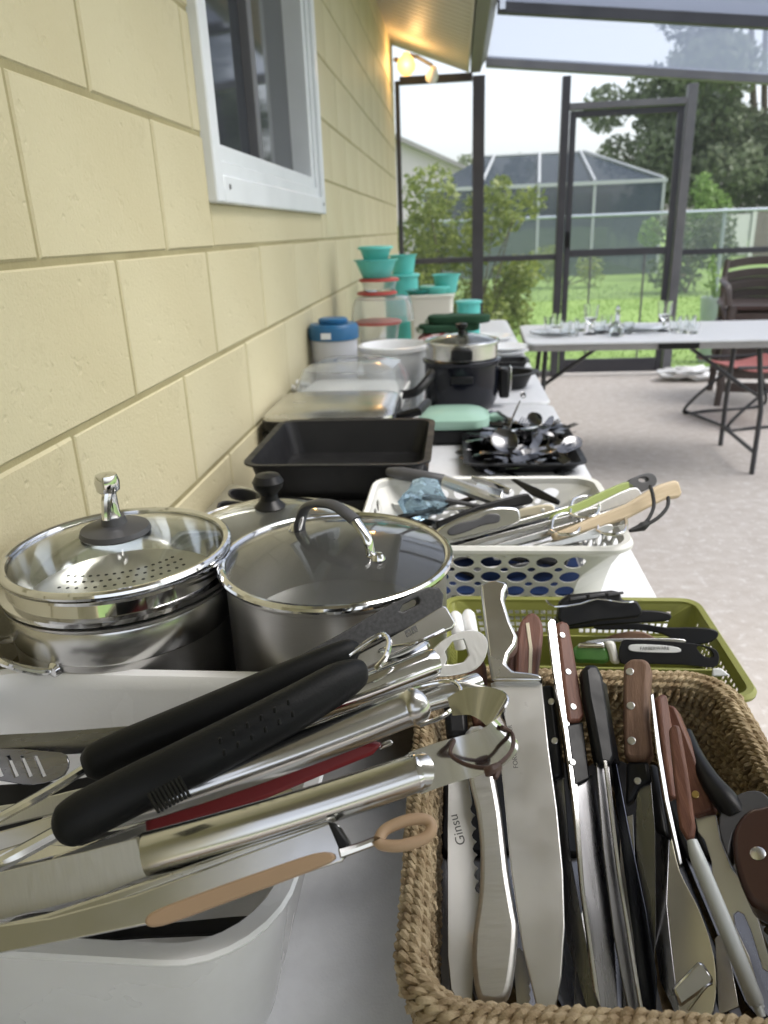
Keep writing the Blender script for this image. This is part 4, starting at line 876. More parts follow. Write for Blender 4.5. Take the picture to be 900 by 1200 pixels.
# ---- K1 all-steel chef's knife
M, t = tool('chef_knife', 'large all-steel chef knife lying on top of the basket', 'knife', KG, (578, 690, .955), (645, 1188, .805))
plate_part('blade', M, [(575, 801), (635, 797), (643, 876), (653, 949), (660, 1022), (662, 1086), (658, 1144), (651, 1184), (645, 1190), (629, 1181), (612, 1110), (599, 1022), (590, 924), (582, 851)], .0026, 'blade', t, bevel=.001)
plate_part('handle', M, [(563, 691), (571, 687), (581, 685), (592, 687), (596, 690), (592, 699), (591, 708), (599, 734), (607, 751), (605, 761), (597, 772), (594, 783), (602, 791), (622, 793), (636, 796), (636, 803), (577, 803), (573, 780), (569, 745)], .017, 'steel', t, bevel=.0055, seg=3)
text_part('FORGED', M, 603, 886, 180, .0058, 'etch', t, .00136); text_part('ER', M, 598, 853, 180, .0052, 'etch', t, .00136)
# ---- K2 satin steel handle seen from above
M, t = tool('carving_knife', 'satin steel knife handle flaring out between two blades', 'knife', KG, (552, 850, .885), (583, 1176, .80), 6)
plate_part('handle', M, [(545, 860), (572, 856), (580, 910), (588, 954), (596, 1022), (604, 1070), (607, 1090), (604, 1130), (598, 1165), (588, 1177), (573, 1177), (560, 1170), (554, 1135), (555, 1096), (562, 1047), (563, 993), (558, 949), (550, 915)], .010, 'satin', t, bevel=.0042, seg=3, sm=3)
# ---- K3 scalloped bread knife with etched mark
M, t = tool('bread_knife', 'scalloped bread knife with etched maker mark beside the basket wall', 'knife', KG, (535, 845, .872), (546, 1178, .782), -2)
ed = [(549, 915), (553, 938)]
for i in range(7):
    y0 = 941 + i * 15.5; x0 = 556 + i * .9; ed += [(x0 - 3, y0 + 2), (x0 - 5, y0 + 7), (x0 - 3.4, y0 + 11), (x0 + 1, y0 + 14.5)]
plate_part('blade', M, [(526, 866), (546, 861)] + ed + [(561, 1052), (556, 1120), (553, 1172), (549, 1179), (538, 1176), (529, 1159), (525, 1120), (524.5, 973)], .0016, 'blade', t, bevel=.0003)
plate_part('handle', M, [(519, 820), (546, 818), (549, 866), (524, 868)], .017, 'black_plastic', t, bevel=.005)
text_part('Ginsu', M, 536, 972, 195, .0115, 'etch', t, .00085)
# ---- small serrated blade peeking between
M, t = tool('paring_knife', 'small serrated blade peeking out between two big knives', 'knife', KG, (608, 1060, .80), (612, 1190, .765), 0)
sr = [(622 - i * .0 - (2 if i % 2 else 0), 1180 - i * 5) for i in range(12)]
plate_part('blade', M, [(602, 1120), (606, 1190), (620, 1192)] + sr + [(614, 1115), (608, 1110)], .0012, 'steel', t, bevel=.0002)
# ---- black handled knife under the chef knife
M, t = tool('utility_knife', 'black riveted knife handle tucked under the chef knife', 'knife', KG, (642, 806, .905), (662, 1190, .775), 12)
plate_part('handle', M, [(632, 812), (638, 806), (650, 806), (655, 850), (661, 912), (648, 918), (640, 870)], .016, 'black_plastic', t, bevel=.004)
plate_part('blade', M, [(650, 916), (661, 912), (668, 1000), (690, 1120), (704, 1186), (690, 1190), (664, 1100), (654, 1000)], .0018, 'dark_blade', t, bevel=.0004)
rivet(M, (646, 822), t, .0082); rivet(M, (650, 868), t, .0082)
# ---- K6 rosewood knife
M, t = tool('slicing_knife', 'rosewood handled slicing knife standing highest beside the chef knife', 'knife', KG, (655, 730, .945), (713, 1188, .79), -30)
plate_part('blade', M, [(668, 915), (694, 908), (709, 993), (719, 1096), (724, 1186), (712, 1191), (703, 1184), (690, 1096), (677, 1000), (670, 950)], .0018, 'dark_blade', t, bevel=.0005)
plate_part('tang', M, [(641, 731), (645, 726), (650, 728), (660, 800), (668, 860), (676, 924), (684, 1042), (701, 1162), (704, 1186), (696, 1162), (680, 1042), (671, 940), (660, 856), (648, 790)], .0032, 'chrome', t, off=.004, bevel=.0005)
plate_part('handle', M, [(648, 735), (654, 731), (663, 735), (669, 768), (681, 842), (676, 850), (661, 850), (655, 800)], .016, 'wood_red', t, bevel=.003)
plate_part('bolster', M, [(660, 852), (680, 848), (688, 916), (669, 925)], .012, 'black_plastic', t, bevel=.002)
for p in ((659, 744), (666, 787), (672, 828)): rivet(M, p, t, .0085)
rivet(M, (671, 893), t, .0064)
# ---- K7 black handled carving knife
M, t = tool('carving_knife', 'black riveted carving knife with bright tang line on its handle', 'knife', KG, (690, 783, .925), (745, 1190, .79), -26)
plate_part('blade', M, [(698, 892), (713, 892), (727, 1022), (741, 1100), (753, 1186), (746, 1191), (736, 1188), (719, 1096), (706, 993)], .002, 'dark_blade', t, bevel=.0006)
plate_part('tang', M, [(689, 784), (693, 784), (703, 840), (712, 900), (727, 1022), (754, 1188), (750, 1189), (723, 1022), (708, 900), (699, 840)], .0024, 'chrome', t, off=.006, bevel=.0004)
plate_part('handle', M, [(680, 787), (686, 782), (697, 782), (704, 797), (711, 840), (718, 890), (713, 901), (698, 897), (690, 850), (684, 820)], .015, 'black_plastic', t, bevel=.004)
# ---- K7b second dark blade
M, t = tool('boning_knife', 'dark slim knife lying against the carving knife', 'knife', KG, (706, 800, .90), (762, 1190, .78), 22)
plate_part('blade', M, [(716, 895), (723, 895), (740, 985), (758, 1070), (770, 1144), (769, 1188), (760, 1192), (752, 1185), (742, 1096), (729, 1000)], .0018, mat('navy_blade', (.05, .055, .075), .2, 1), t, bevel=.0007)
plate_part('handle', M, [(703, 800), (708, 798), (716, 850), (724, 894), (716, 898)], .014, 'black_plastic', t, bevel=.003)
# ---- K8 old brown wood knife
M, t = tool('steak_knife', 'old brown wooden knife handle with two rivets against the basket rim', 'knife', KG, (748, 777, .915), (766, 1135, .785), 8)
plate_part('handle', M, [(732, 783), (741, 776), (757, 776), (764, 783), (762, 815), (761, 845), (765, 885), (759, 895), (738, 895), (733, 888), (731, 845)], .018, 'wood_brown', t, bevel=.005, seg=3)
plate_part('bolster', M, [(735, 895), (761, 895), (764, 919), (750, 924), (742, 940), (734, 945)], .012, 'black_plastic', t, bevel=.003)
plate_part('blade', M, [(746, 925), (763, 917), (768, 973), (769, 1080), (767, 1130), (760, 1100), (752, 1050), (745, 990)], .0016, 'dark_blade', t, bevel=.0004)
for p in ((738, 787), (739, 827), (740, 868)): rivet(M, p, t, .0092, .0042)
rivet(M, (747, 915), t, .0062)
# ---- broad server, the cream wall's reflection painted into its colour, + dark blade
M, t = tool('cake_server', 'broad steel cake server lying at the bottom of the basket', 'cake server', None, (778, 950, .80), (815, 1195, .765), 10)
plate_part('blade', M, smooth2([(783, 975), (797, 1022), (819, 1066), (834, 1110), (839, 1150), (832, 1192), (800, 1195), (784, 1150), (776, 1060)], 4), .0016, mat('wall_reflection_satin', (.80, .75, .58), .45, .9, col2=(.74, .69, .52), ns=6, rvar=.08), t, bevel=.0004)
M, t = tool('fillet_knife', 'dark narrow blade crossing the broad cake server', 'knife', KG, (774, 950, .83), (790, 1188, .785), 24)
plate_part('blade', M, [(766, 965), (785, 985), (782, 1060), (786, 1100), (796, 1186), (792, 1190), (774, 1150), (767, 1100)], .0016, 'dark_blade', t, bevel=.0005)
plate_part('handle', M, [(759, 900), (772, 898), (786, 985), (768, 975)], .014, 'black_plastic', t, bevel=.004)
M, t = tool('utensil_clip', 'small folded steel clip resting on the cake server', 'clip', None, (790, 1170, .80), (832, 1138, .81), 0)
plate_part('plate', M, [(787, 1158), (817, 1128), (823, 1128), (836, 1148), (834, 1154), (797, 1181)], .006, 'chrome', t, bevel=.0018)
tube_part('wire', None, [(834, 1153, .812, 1.6), (826, 1158, .812, 1.6), (806, 1184, .805, 1.6)], 'steel', None, 6); o = bpy.data.objects['wire']; o.parent = t; o.matrix_parent_inverse = M.inverted()
# ---- K9 thin rosewood knife
M, t = tool('paring_knife', 'thin reddish wood paring knife leaning in the basket corner', 'knife', KG, (772, 815, .91), (800, 1015, .84), -40)
plate_part('handle', M, [(767, 820), (772, 815), (778, 818), (786, 870), (793, 934), (787, 940), (780, 935), (772, 870)], .012, 'wood_red', t, bevel=.0025)
plate_part('blade', M, [(762, 815), (765, 813), (774, 880), (783, 936), (799, 1012), (796, 1014), (779, 940), (769, 880)], .0018, 'chrome', t, off=.005, bevel=.0004)
# ---- K11 carving fork
M, t = tool('carving_fork', 'carving fork with triangular wooden handle and two steel tines', 'fork', None, (786, 830, .895), (905, 1160, .80), 10)
plate_part('handle', M, [(780, 833), (787, 829), (794, 832), (812, 876), (838, 948), (836, 953), (817, 960), (812, 958), (800, 905)], .016, 'wood_red', t, bevel=.003)
plate_part('fork_blade', M, [(815, 957), (839, 955), (845, 985), (858, 1018), (876, 1042), (890, 1082), (905, 1135), (902, 1140), (894, 1136), (880, 1090), (872, 1072), (865, 1068), (860, 1072), (862, 1086), (878, 1120), (890, 1160), (884, 1160), (868, 1130), (850, 1085), (836, 1045), (834, 1010), (826, 985), (818, 975)], .0022, 'blade', t, bevel=.0006)
rivet(M, (815, 931), t, .0083, .0036, mat('brass', (.5, .36, .16), .3, 1))
# ---- K10 honing steel
M, t = tool('honing_steel', 'grey honing rod with slim reddish wood handle', 'honing rod', None, (790, 852, .925), (892, 1188, .82), 0)
plate_part('handle', M, [(784, 858), (790, 851), (797, 853), (806, 905), (815, 968), (813, 983), (806, 987), (797, 972), (790, 915)], .014, 'wood_red', t, bevel=.004, seg=3)
bpy.context.view_layer.update()
tube_part('rod', None, [(811, 985, .888, 6), (820, 1012, .88, 9), (850, 1085, .855, 9.5), (884, 1170, .825, 9.5), (886, 1174, .824, 6), (893, 1192, .82, 5)], mat('rod_grey', (.48, .5, .5), .5, .3, col2=(.42, .44, .44), ns=20), t, 14)
# ---- K12 black curved handle with brown bolster and rivet
M, t = tool('poultry_shears', 'dark brown riveted shears handle at the basket right side', 'shears', None, (812, 872, .87), (895, 1070, .85), 0)
bpy.context.view_layer.update()
tube_part('grip', None, [(806, 858, .875, 5), (815, 885, .875, 9), (832, 915, .873, 12), (850, 938, .87, 15), (862, 956, .865, 13)], 'black_plastic', t, 14)
plate_part('bolster', M, smooth2([(845, 975), (852, 950), (872, 936), (892, 934), (905, 944), (905, 956), (880, 960), (862, 985), (856, 1010)], 3), .016, 'handle_grey', t, bevel=.004)
plate_part('cheek', M, smooth2([(862, 985), (876, 962), (895, 955), (925, 960), (928, 1075), (890, 1072), (876, 1056), (864, 1020)], 3), .024, mat('brown_resin_gloss', (.05, .025, .02), .25), t, bevel=.005, seg=3)
rivet(M, (888, 1000), t, .0124, .0062, 'steel')
# ---- wooden handles behind the chef knife
M, t = tool('steak_knife', 'dark rosewood knife handle behind the chef knife, rounded butt', 'knife', KG, (624, 722, .93), (612, 1000, .83), 0)
plate_part('handle', M, smooth2([(607, 742), (616, 726), (626, 723), (634, 732), (636, 750), (630, 795), (626, 830), (606, 830), (604, 790)], 3), .016, 'wood_red', t, bevel=.004)
plate_part('tang', M, [(616, 731), (620, 730), (624, 760), (622, 828), (618, 828), (620, 760)], .0025, mat('cream_line', (.6, .54, .4), .5), t, off=.0078, bevel=.0004)
M, t = tool('steak_knife', 'worn rosewood knife handle wedged by the chef knife grip', 'knife', KG, (604, 740, .915), (600, 1000, .83), 0)
plate_part('handle', M, [(595, 760), (600, 745), (608, 741), (613, 750), (612, 800), (600, 830), (592, 800)], .014, 'wood_red', t, bevel=.004); rivet(M, (607, 756), t, .0072)
M, t = tool('steak_knife', 'rosewood knife handle left of the chef knife grip', 'knife', KG, (560, 768, .905), (565, 1000, .82), 0)
plate_part('handle', M, [(548, 785), (554, 771), (564, 768), (570, 785), (575, 850), (556, 855), (547, 820)], .015, 'wood_red', t, bevel=.004); rivet(M, (562, 801), t, .0077)
for i, (b, tt, ol) in enumerate((((700, 960, .80), (690, 1180, .77), [(690, 1040), (700, 1030), (712, 1190), (672, 1190), (676, 1090)]), ((740, 960, .79), (740, 1180, .765), [(726, 960), (742, 955), (752, 1180), (730, 1185)]), ((840, 980, .79), (850, 1180, .765), [(838, 1100), (850, 1090), (866, 1180), (842, 1190)]))):
    M, t = tool('table_knife', ['plain steel blade glinting under the slicing knife', 'plain steel blade under the carving knife', 'plain steel blade lying below the carving fork'][i], 'knife', KG, b, tt, (-10, 8, 5)[i]); plate_part('blade', M, ol, .0015, 'steel', t, bevel=.0003)

for i in range(12):  # dark filler knives, added to stand in for shade between the upper ones
    x0 = -.005 + i * .0215; rr_ = random.Random(60 + i); z0 = TZ + .017 + .004 * (i % 3); M = frame(Vector((x0, .65, z0 + .01)), Vector((x0 + rr_.uniform(-.01, .02), .37, z0)), rr_.uniform(-12, 12), (0, 0, 1))
    t = thing('shade_filler_knife', 'dark filler knife added for the shade at the basket bottom', 'knife', 'dark filler knives added for shade in the woven basket', M=M)
    MB().prism([(.11, -.011), (.24, -.012), (.28, .004), (.27, .012), (.11, .012)], -.0009, .0009).build('blade', 'dark_blade', t); MB().prism(smooth2([(0, -.011), (.05, -.009), (.112, -.010), (.112, .010), (.05, .009), (0, .011)], 3), -.007, .007).build('handle', 'black_plastic', t, bevel=.003)

# ================================================================== tools in the dishpan
DG = 'cooking tools lying in the white dishpan'
def tube_tool(name, label, cat, pts, m, part='handle', n=18, flat=1.):
    b = P3(*pts[0][:3]); t = thing(name, label, cat, DG, loc=b); bpy.context.view_layer.update(); tube_part(part, None, pts, m, t, n, 5, flat); return t
def wire(t, pts, m='chrome', name='wire', n=8, k=6): return tube_part(name, None, pts, m, t, n, k)
# black grips
t = tube_tool('grill_tongs', 'upper thick black rubber grip with steel hanging loop', 'tongs', [(421, 760, .992, 6), (412, 762, .992, 14), (392, 771, .99, 17), (330, 798, .982, 20), (230, 842, .968, 22), (150, 876, .955, 23), (112, 893, .948, 22), (99, 899, .946, 13)], 'rubber', 'grip', 20)
wire(t, [(408, 768, .994, 3.5), (432, 752, .998, 3.5), (448, 744, 1.0, 3.5), (456, 752, 1.0, 3.5), (452, 770, .998, 3.5), (440, 784, .992, 3.5)], name='hanging_loop')
wire(t, [(105, 897, .945, 6), (60, 925, .935, 6), (0, 958, .92, 6), (-40, 978, .91, 6)], name='rod')
t = tube_tool('grill_tongs', 'lower thick black rubber grip with ribbed and dotted thumb rest', 'tongs', [(428, 785, .998, 8), (420, 788, .998, 17), (395, 801, .996, 24), (330, 838, .99, 27), (240, 884, .98, 28), (160, 924, .968, 29), (100, 955, .96, 29), (78, 968, .956, 26), (69, 973, .954, 14)], 'rubber', 'grip', 20)
wire(t, [(72, 973, .953, 9), (30, 996, .945, 9), (0, 1012, .94, 9), (-40, 1032, .93, 9)], name='rod')
dm = MB(); I = t.matrix_world.inverted()
for i in range(6):
    for j in range(2):
        px, py = 258 + i * 16 + j * 5, 880 - i * 9 - 14 + j * 14; q = P3(px, py, 1.0115 - i * .0000 + (-.012 + .0022 * i)); dm.lathe([(.0, .0012), (.0011, .0006), (.0014, -.003)], 8, I @ q)
dm.build('grip_dots', 'rubber', t)
rm = MB()
for i in range(9):
    px, py = 180 + i * 4.5, 942 - i * 2.4; a, b = P3(px - 6, py - 12, .9935 + i * .0003), P3(px + 6, py + 10, .9935 + i * .0003); rm.tube([I @ a, I @ b], .0011, 6)
rm.build('grip_ribs', 'rubber', t)
# mottled grey-black slotted handle
M, t = tool('turner', 'speckled black turner handle with a long hanging slot', 'turner', DG, (516, 700, .985), (330, 790, .955), 0)
plate_part('handle', M, [(487, 694), (500, 689), (512, 690), (518, 698), (516, 712), (505, 724), (470, 740), (420, 760), (330, 795), (320, 785), (400, 742), (450, 712)], .013, mat('speckle', (.03, .03, .032), .5, col2=(.055, .055, .058), ns=300, det=2), t, bevel=.004, seg=3, holes=[[(466, 717), (470, 710), (487, 701), (490, 704), (488, 709), (470, 718)]])
# flat steel handle with etched stamp
M, t = tool('steel_ladle', 'flat steel handle with two square black stamps', 'ladle', DG, (534, 735, .965), (430, 785, .945), 8)
plate_part('handle', M, [(518, 710), (523, 712), (534, 731), (530, 738), (495, 752), (455, 772), (400, 800), (392, 780), (440, 755), (480, 733)], .008, 'brushed', t, bevel=.003)
for i, (a, b) in enumerate(((477, 743), (484, 739))): plate_part('stamp', M, [(a - 3, b - 3.2), (a + 3, b - 6.4), (a + 6, b + .6), (a, b + 4)], .0004, 'etch', t, off=.0042, bevel=0)
text_part('88', M, 479, 743, 205, .0045, 'chrome', t, .0045); text_part('EE', M, 487, 739, 205, .0045, 'chrome', t, .0045)
bpy.context.view_layer.update(); wire(t, [(520, 738, .972, 2), (490, 752, .97, 2), (458, 758, .965, 2), (445, 762, .96, 2)], 'chrome', 'hanging_wire')
# bottle opener tube
M, t = tool('bottle_opener', 'steel bottle opener with cut-out head and tubular handle', 'opener', DG, (570, 752, .975), (300, 850, .955), 4)
plate_part('head', M, smooth2([(503, 766), (522, 748), (545, 739), (562, 741), (571, 752), (569, 769), (558, 784), (535, 791), (510, 793), (501, 784)], 3), .003, 'satin', t, bevel=.0008, holes=[[(521, 764), (530, 752), (543, 749), (546, 757), (549, 768), (543, 776), (530, 779), (521, 779), (524, 772)]])
bpy.context.view_layer.update(); tube_part('tube', None, [(503, 779, .972, 17), (500, 780, .972, 18), (440, 803, .966, 18), (300, 855, .95, 17)], 'chrome', t, 20)
# tube handle with wire loop
t = tube_tool('basting_spoon', 'steel tube handle ending in a bent wire hanging loop', 'spoon', [(488, 826, .978, 21), (484, 828, .978, 23), (470, 833, .976, 21), (400, 861, .97, 21), (300, 898, .962, 21), (180, 940, .95, 19), (110, 960, .94, 14)], 'brushed', 'tube', 22)
wire(t, [(484, 806, .985, 2.6), (510, 800, .988, 2.6), (530, 799, .99, 2.6), (540, 808, .99, 2.6), (536, 824, .988, 2.6), (518, 840, .985, 2.6), (492, 850, .982, 2.6)], name='hanging_loop')
# red handle
M, t = tool('peeler', 'dark red tapering plastic handle between two steel tubes', 'peeler', DG, (455, 868, .948), (170, 970, .93), -12)
plate_part('handle', M, [(448, 870), (436, 884), (372, 910), (300, 940), (172, 978), (170, 956), (240, 924), (330, 893), (420, 867)], .012, 'red_plastic', t, bevel=.004, seg=3)
plate_part('ferrule', M, [(447, 871), (459, 866), (461, 872), (444, 879)], .006, 'steel', t, bevel=.002); plate_part('blade', M, [(174, 962), (172, 976), (60, 1020), (62, 1004)], .003, 'steel', t, bevel=.001)
# big tube with curled band and leather cord
t = tube_tool('serving_spatula', 'thick steel tube handle with curled band end tied with leather cord', 'spatula', [(491, 905, .985, 20), (487, 906, .985, 21.5), (400, 935, .975, 23), (300, 966, .965, 24.5), (200, 994, .955, 25), (172, 1001, .952, 25), (166, 1003, .952, 22)], 'brushed', 'tube', 24)
wire(t, [(489, 905, .985, 22.4), (486, 906, .985, 22.8), (483, 907, .985, 22.4)], 'chrome', 'collar', 24, 3)
I = t.matrix_world.inverted(); bmz = MB(); band = [(486, 906, .978), (520, 894, .98), (555, 884, .984), (580, 874, .988), (592, 858, .992), (588, 838, .997), (572, 826, 1.0), (550, 822, 1.0), (528, 828, .992)]
cp = spline([P3(*p) for p in band], 5); hh_ = [.019] * len(cp)
rings = []
for i, p in enumerate(cp):
    tg = (cp[min(i + 1, len(cp) - 1)] - cp[max(i - 1, 0)]).normalized(); up_ = Vector((-.25, .55, .8)); up_ = (up_ - tg * up_.dot(tg)).normalized(); nn = tg.cross(up_) * .0009; wv = up_ * (.0135 if i < 28 else .0135 - .0006 * (i - 28))
    rings.append([I @ (p - wv - nn), I @ (p + wv - nn), I @ (p + wv + nn), I @ (p - wv + nn)])
bmz.loft(rings).build('band', 'chrome', t, smooth=50)
wire(t, [(532, 868, .997, 2.6), (528, 884, .997, 2.6), (546, 896, .997, 2.6), (570, 900, .998, 2.6), (585, 895, .999, 2.6), (600, 878, .996, 2.6), (600, 860, .99, 2.6), (588, 852, .998, 2.6)], 'leather', 'cord')
wire(t, [(568, 905, .999, 5), (576, 903, 1.0, 7), (584, 899, .999, 5), (580, 912, .998, 3)], 'leather', 'knot', 10)
M2 = frame(P3(166, 1003, .95), P3(-60, 1080, .92), -3); t2 = bpy.data.objects.new('neck', None); bpy.data.objects.remove(t2)
o = MB().prism(trace(M2, [(176, 978), (186, 1022), (120, 1048), (0, 1078), (-60, 1090), (-60, 1036), (0, 1022), (90, 1000)]), -.0012, .0012).build('blade', 'satin', t, bevel=.0005); o.matrix_parent_inverse = t.matrix_world.inverted(); o.matrix_basis = M2
# tongs with tan grip
M, t = tool('kitchen_tongs', 'steel scissor tongs with tan grip pad and tan pull ring', 'tongs', DG, (405, 990, .962), (-40, 1110, .925), 3)
plate_part('arm', M, [(386, 964), (398, 966), (405, 1000), (402, 1010), (300, 1042), (190, 1080), (100, 1098), (-40, 1125), (-40, 1090), (60, 1075), (160, 1048), (280, 1003)], .004, 'brushed', t, bevel=.0012)
plate_part('upper_arm', M, [(384, 962), (397, 966), (350, 982), (240, 1022), (120, 1066), (0, 1100), (-40, 1108), (-40, 1092), (60, 1070), (180, 1030), (300, 988)], .014, 'steel', t, off=-.006, bevel=.003)
plate_part('grip_pad', M, smooth2([(392, 1001), (386, 1012), (330, 1034), (260, 1060), (200, 1082), (178, 1086), (172, 1078), (185, 1066), (240, 1045), (310, 1020), (370, 1000)], 3), .008, 'tan_plastic', t, off=.003, bevel=.003, seg=3)
bpy.context.view_layer.update()
wire(t, [(398, 1000, .962, 6), (420, 993, .962, 5), (446, 983, .963, 5)], 'steel', 'pull_strap', 8)
tube_part('pull_ring', None, [(444, 984, .966, 7), (452, 972, .968, 7), (475, 962, .97, 7), (496, 960, .97, 7), (506, 968, .968, 7), (498, 982, .965, 7), (470, 991, .964, 7), (448, 990, .964, 7), (443, 984, .966, 7)], 'tan_plastic', t, 12)
plate_part('end_block', M, [(384, 963), (397, 966), (412, 990), (403, 1008)], .016, 'black_plastic', t, off=-.005, bevel=.002)
rivet(M, (375, 978), t, .0015, .003)
# things at the left end, sinking into the pan
M, t = tool('carving_knife', 'wide dark steel blade lying against the far side of the pan', 'knife', DG, (210, 835, .925), (-40, 880, .89), 0)
plate_part('blade', M, [(210, 838), (160, 850), (60, 858), (-40, 863), (-40, 900), (40, 886), (120, 882), (190, 860)], .002, 'dark_blade', t, bevel=.0005)
M, t = tool('slotted_spoon', 'black-edged slotted steel spoon at the far left of the pan', 'spoon', DG, (100, 885, .915), (-40, 900, .87), 6)
plate_part('head', M, smooth2([(78, 885), (76, 908), (40, 920), (0, 915), (-40, 915), (-40, 880), (10, 877), (50, 880)], 3), .002, 'dark_blade', t, bevel=.0006, holes=[[(x, 886), (x + 4, 885), (x + 15, 909), (x + 10, 911)] for x in (-28, -10, 8, 24, 40)])
M, t = tool('spatula', 'broad dark nylon spatula lying low in the pan', 'spatula', DG, (260, 870, .90), (-40, 945, .86), 4)
plate_part('blade', M, [(280, 868), (200, 890), (80, 915), (-40, 922), (-40, 990), (60, 962), (200, 905), (280, 885)], .003, 'black_plastic', t, bevel=.001)
for i, (lb, ol, m, z1, z2) in enumerate((('flat steel spatula shank crossing the pan', [(150, 912), (140, 928), (60, 955), (-40, 978), (-40, 950), (30, 940), (90, 925)], 'satin', .925, .89), ('bent steel spatula shank under the black grips', [(120, 955), (40, 985), (-40, 1010), (-40, 985), (30, 966), (110, 940)], 'brushed', .922, .885), ('long steel skewer shank in the pan', [(260, 940), (180, 970), (60, 1020), (-40, 1050), (-40, 1040), (60, 1008), (180, 958), (255, 932)], 'steel', .925, .89), ('steel masher shank lying beside the tongs', [(240, 985), (120, 1035), (-40, 1075), (-40, 1050), (100, 1010), (230, 970)], 'dark_blade', .915, .88))):
    M, t = tool('long_utensil', lb, 'utensil', DG, (ol[0][0], ol[0][1], z1), (-40, ol[3][1], z2), (8, -6, 0, 5)[i]); plate_part('shank', M, ol, .003, m, t, bevel=.001)
rnd = random.Random(77)
for i in range(16):
    z = TZ + .03 + i * .0065; x0, y0 = rnd.uniform(-.44, -.34), .458 + rnd.uniform(-.08, .05); a = rnd.uniform(8, 34); L_ = min(rnd.uniform(.2, .28), (-.165 - x0) / math.cos(R_(a)))
    B_ = Vector((x0, y0, z)); T_ = B_ + Vector((math.cos(R_(a)) * L_, math.sin(R_(a)) * L_ * .5, rnd.uniform(.0, .03)))
    M = frame(B_, T_, rnd.uniform(-20, 20), (0, 0, 1)); L_ = (T_ - B_).length; w0 = rnd.uniform(.006, .014)
    t = thing('cooking_utensil', 'steel or dark tool buried under the others in the dishpan', 'utensil', 'tools buried in the dishpan', M=M)
    MB().prism(smooth2([(0, -w0 * 1.6), (L_ * .2, -w0 * 1.5), (L_ * .4, -w0 * .5), (L_, -w0 * .7), (L_, w0 * .7), (L_ * .4, w0 * .5), (L_ * .2, w0 * 1.5), (0, w0 * 1.6)], 4), -.002, .002).build('shaft', rnd.choice(['steel', 'dark_blade', 'brushed', 'satin', 'black_plastic']), t, bevel=.0008)
# more handles crossing behind the opener
t = tube_tool('whisk', 'slim steel whisk handle under the bottle opener', 'whisk', [(560, 800, .945, 12), (520, 815, .945, 14), (430, 840, .94, 13), (300, 880, .93, 10)], 'chrome', 'handle', 16)
t = tube_tool('serving_fork', 'rounded steel handle end beneath the whisk', 'fork', [(578, 822, .955, 15), (560, 818, .95, 16), (520, 815, .948, 14), (430, 850, .938, 10)], 'brushed', 'handle', 16)

# ================================================================== things in the holed white basket
WG = 'gadgets in the holed white basket'
def wtube(name, label, cat, pts, m, part='handle', flat=1., n=12):
    b = P3(*pts[0][:3]); t = thing(name, label, cat, WG, loc=b); bpy.context.view_layer.update(); tube_part(part, None, pts, m, t, n, 5, flat); return t
t = wtube('basting_brush', 'grey handled spatula lying along the back of the holed basket', 'spatula', [(455, 553, .884, 5), (470, 555, .886, 8), (500, 560, .884, 8), (520, 563, .88, 7)], 'handle_grey'); tube_part('shaft', None, [(516, 562, .88, 7), (560, 578, .872, 8), (600, 592, .86, 7)], 'satin', t, 10)
M, t = tool('kitchen_tongs', 'short steel tongs with dark oval grip in the holed basket', 'tongs', WG, (608, 604, .90), (510, 632, .875), 0)
plate_part('arm', M, smooth2([(603, 595), (609, 602), (606, 614), (570, 624), (530, 634), (510, 632), (513, 620), (540, 606), (575, 595)], 3), .008, 'chrome', t, bevel=.003); plate_part('grip', M, smooth2([(585, 603), (584, 612), (565, 616), (545, 624), (528, 628), (524, 622), (535, 614), (560, 608), (572, 602)], 3), .006, 'handle_grey', t, off=.003, bevel=.002)
M, t = tool('spatula', 'black flat handle slanting across the holed basket', 'spatula', WG, (620, 582, .895), (512, 618, .87), 0)
plate_part('handle', M, [(610, 579), (618, 578), (625, 586), (622, 591), (570, 600), (512, 622), (510, 612), (560, 592)], .010, 'black_plastic', t, bevel=.003)
M, t = tool('garlic_press', 'cream plastic handle with rivet in the holed basket', 'press', WG, (648, 596, .89), (606, 602, .88), 0)
plate_part('handle', M, smooth2([(646, 591), (650, 599), (644, 604), (620, 606), (604, 608), (606, 598), (625, 593)], 3), .009, mat('cream_handle', (.55, .5, .38), .45), t, bevel=.003); rivet(M, (636, 598), t, .0046, .0035)
M, t = tool('can_opener', 'black curved handle at the back of the holed basket', 'opener', WG, (600, 562, .884), (655, 590, .875), 0)
plate_part('handle', M, [(598, 562), (604, 561), (630, 572), (656, 586), (654, 592), (625, 582)], .009, 'black_plastic', t, bevel=.003)
for i, (ol, lb) in enumerate((([(553, 557), (575, 562), (600, 573), (596, 580), (570, 572), (552, 564)], 'bundle of steel measuring spoons at the back of the holed basket'), ([(560, 565), (590, 575), (588, 584), (556, 576)], 'small steel measuring spoon tucked under its bundle'))):
    M, t = tool('measuring_spoon', lb, 'spoon', WG, (ol[0][0], ol[0][1], .882), (ol[2][0], ol[2][1], .878), (15, -15)[i]); plate_part('spoon', M, ol, .005, 'chrome', t, bevel=.002)
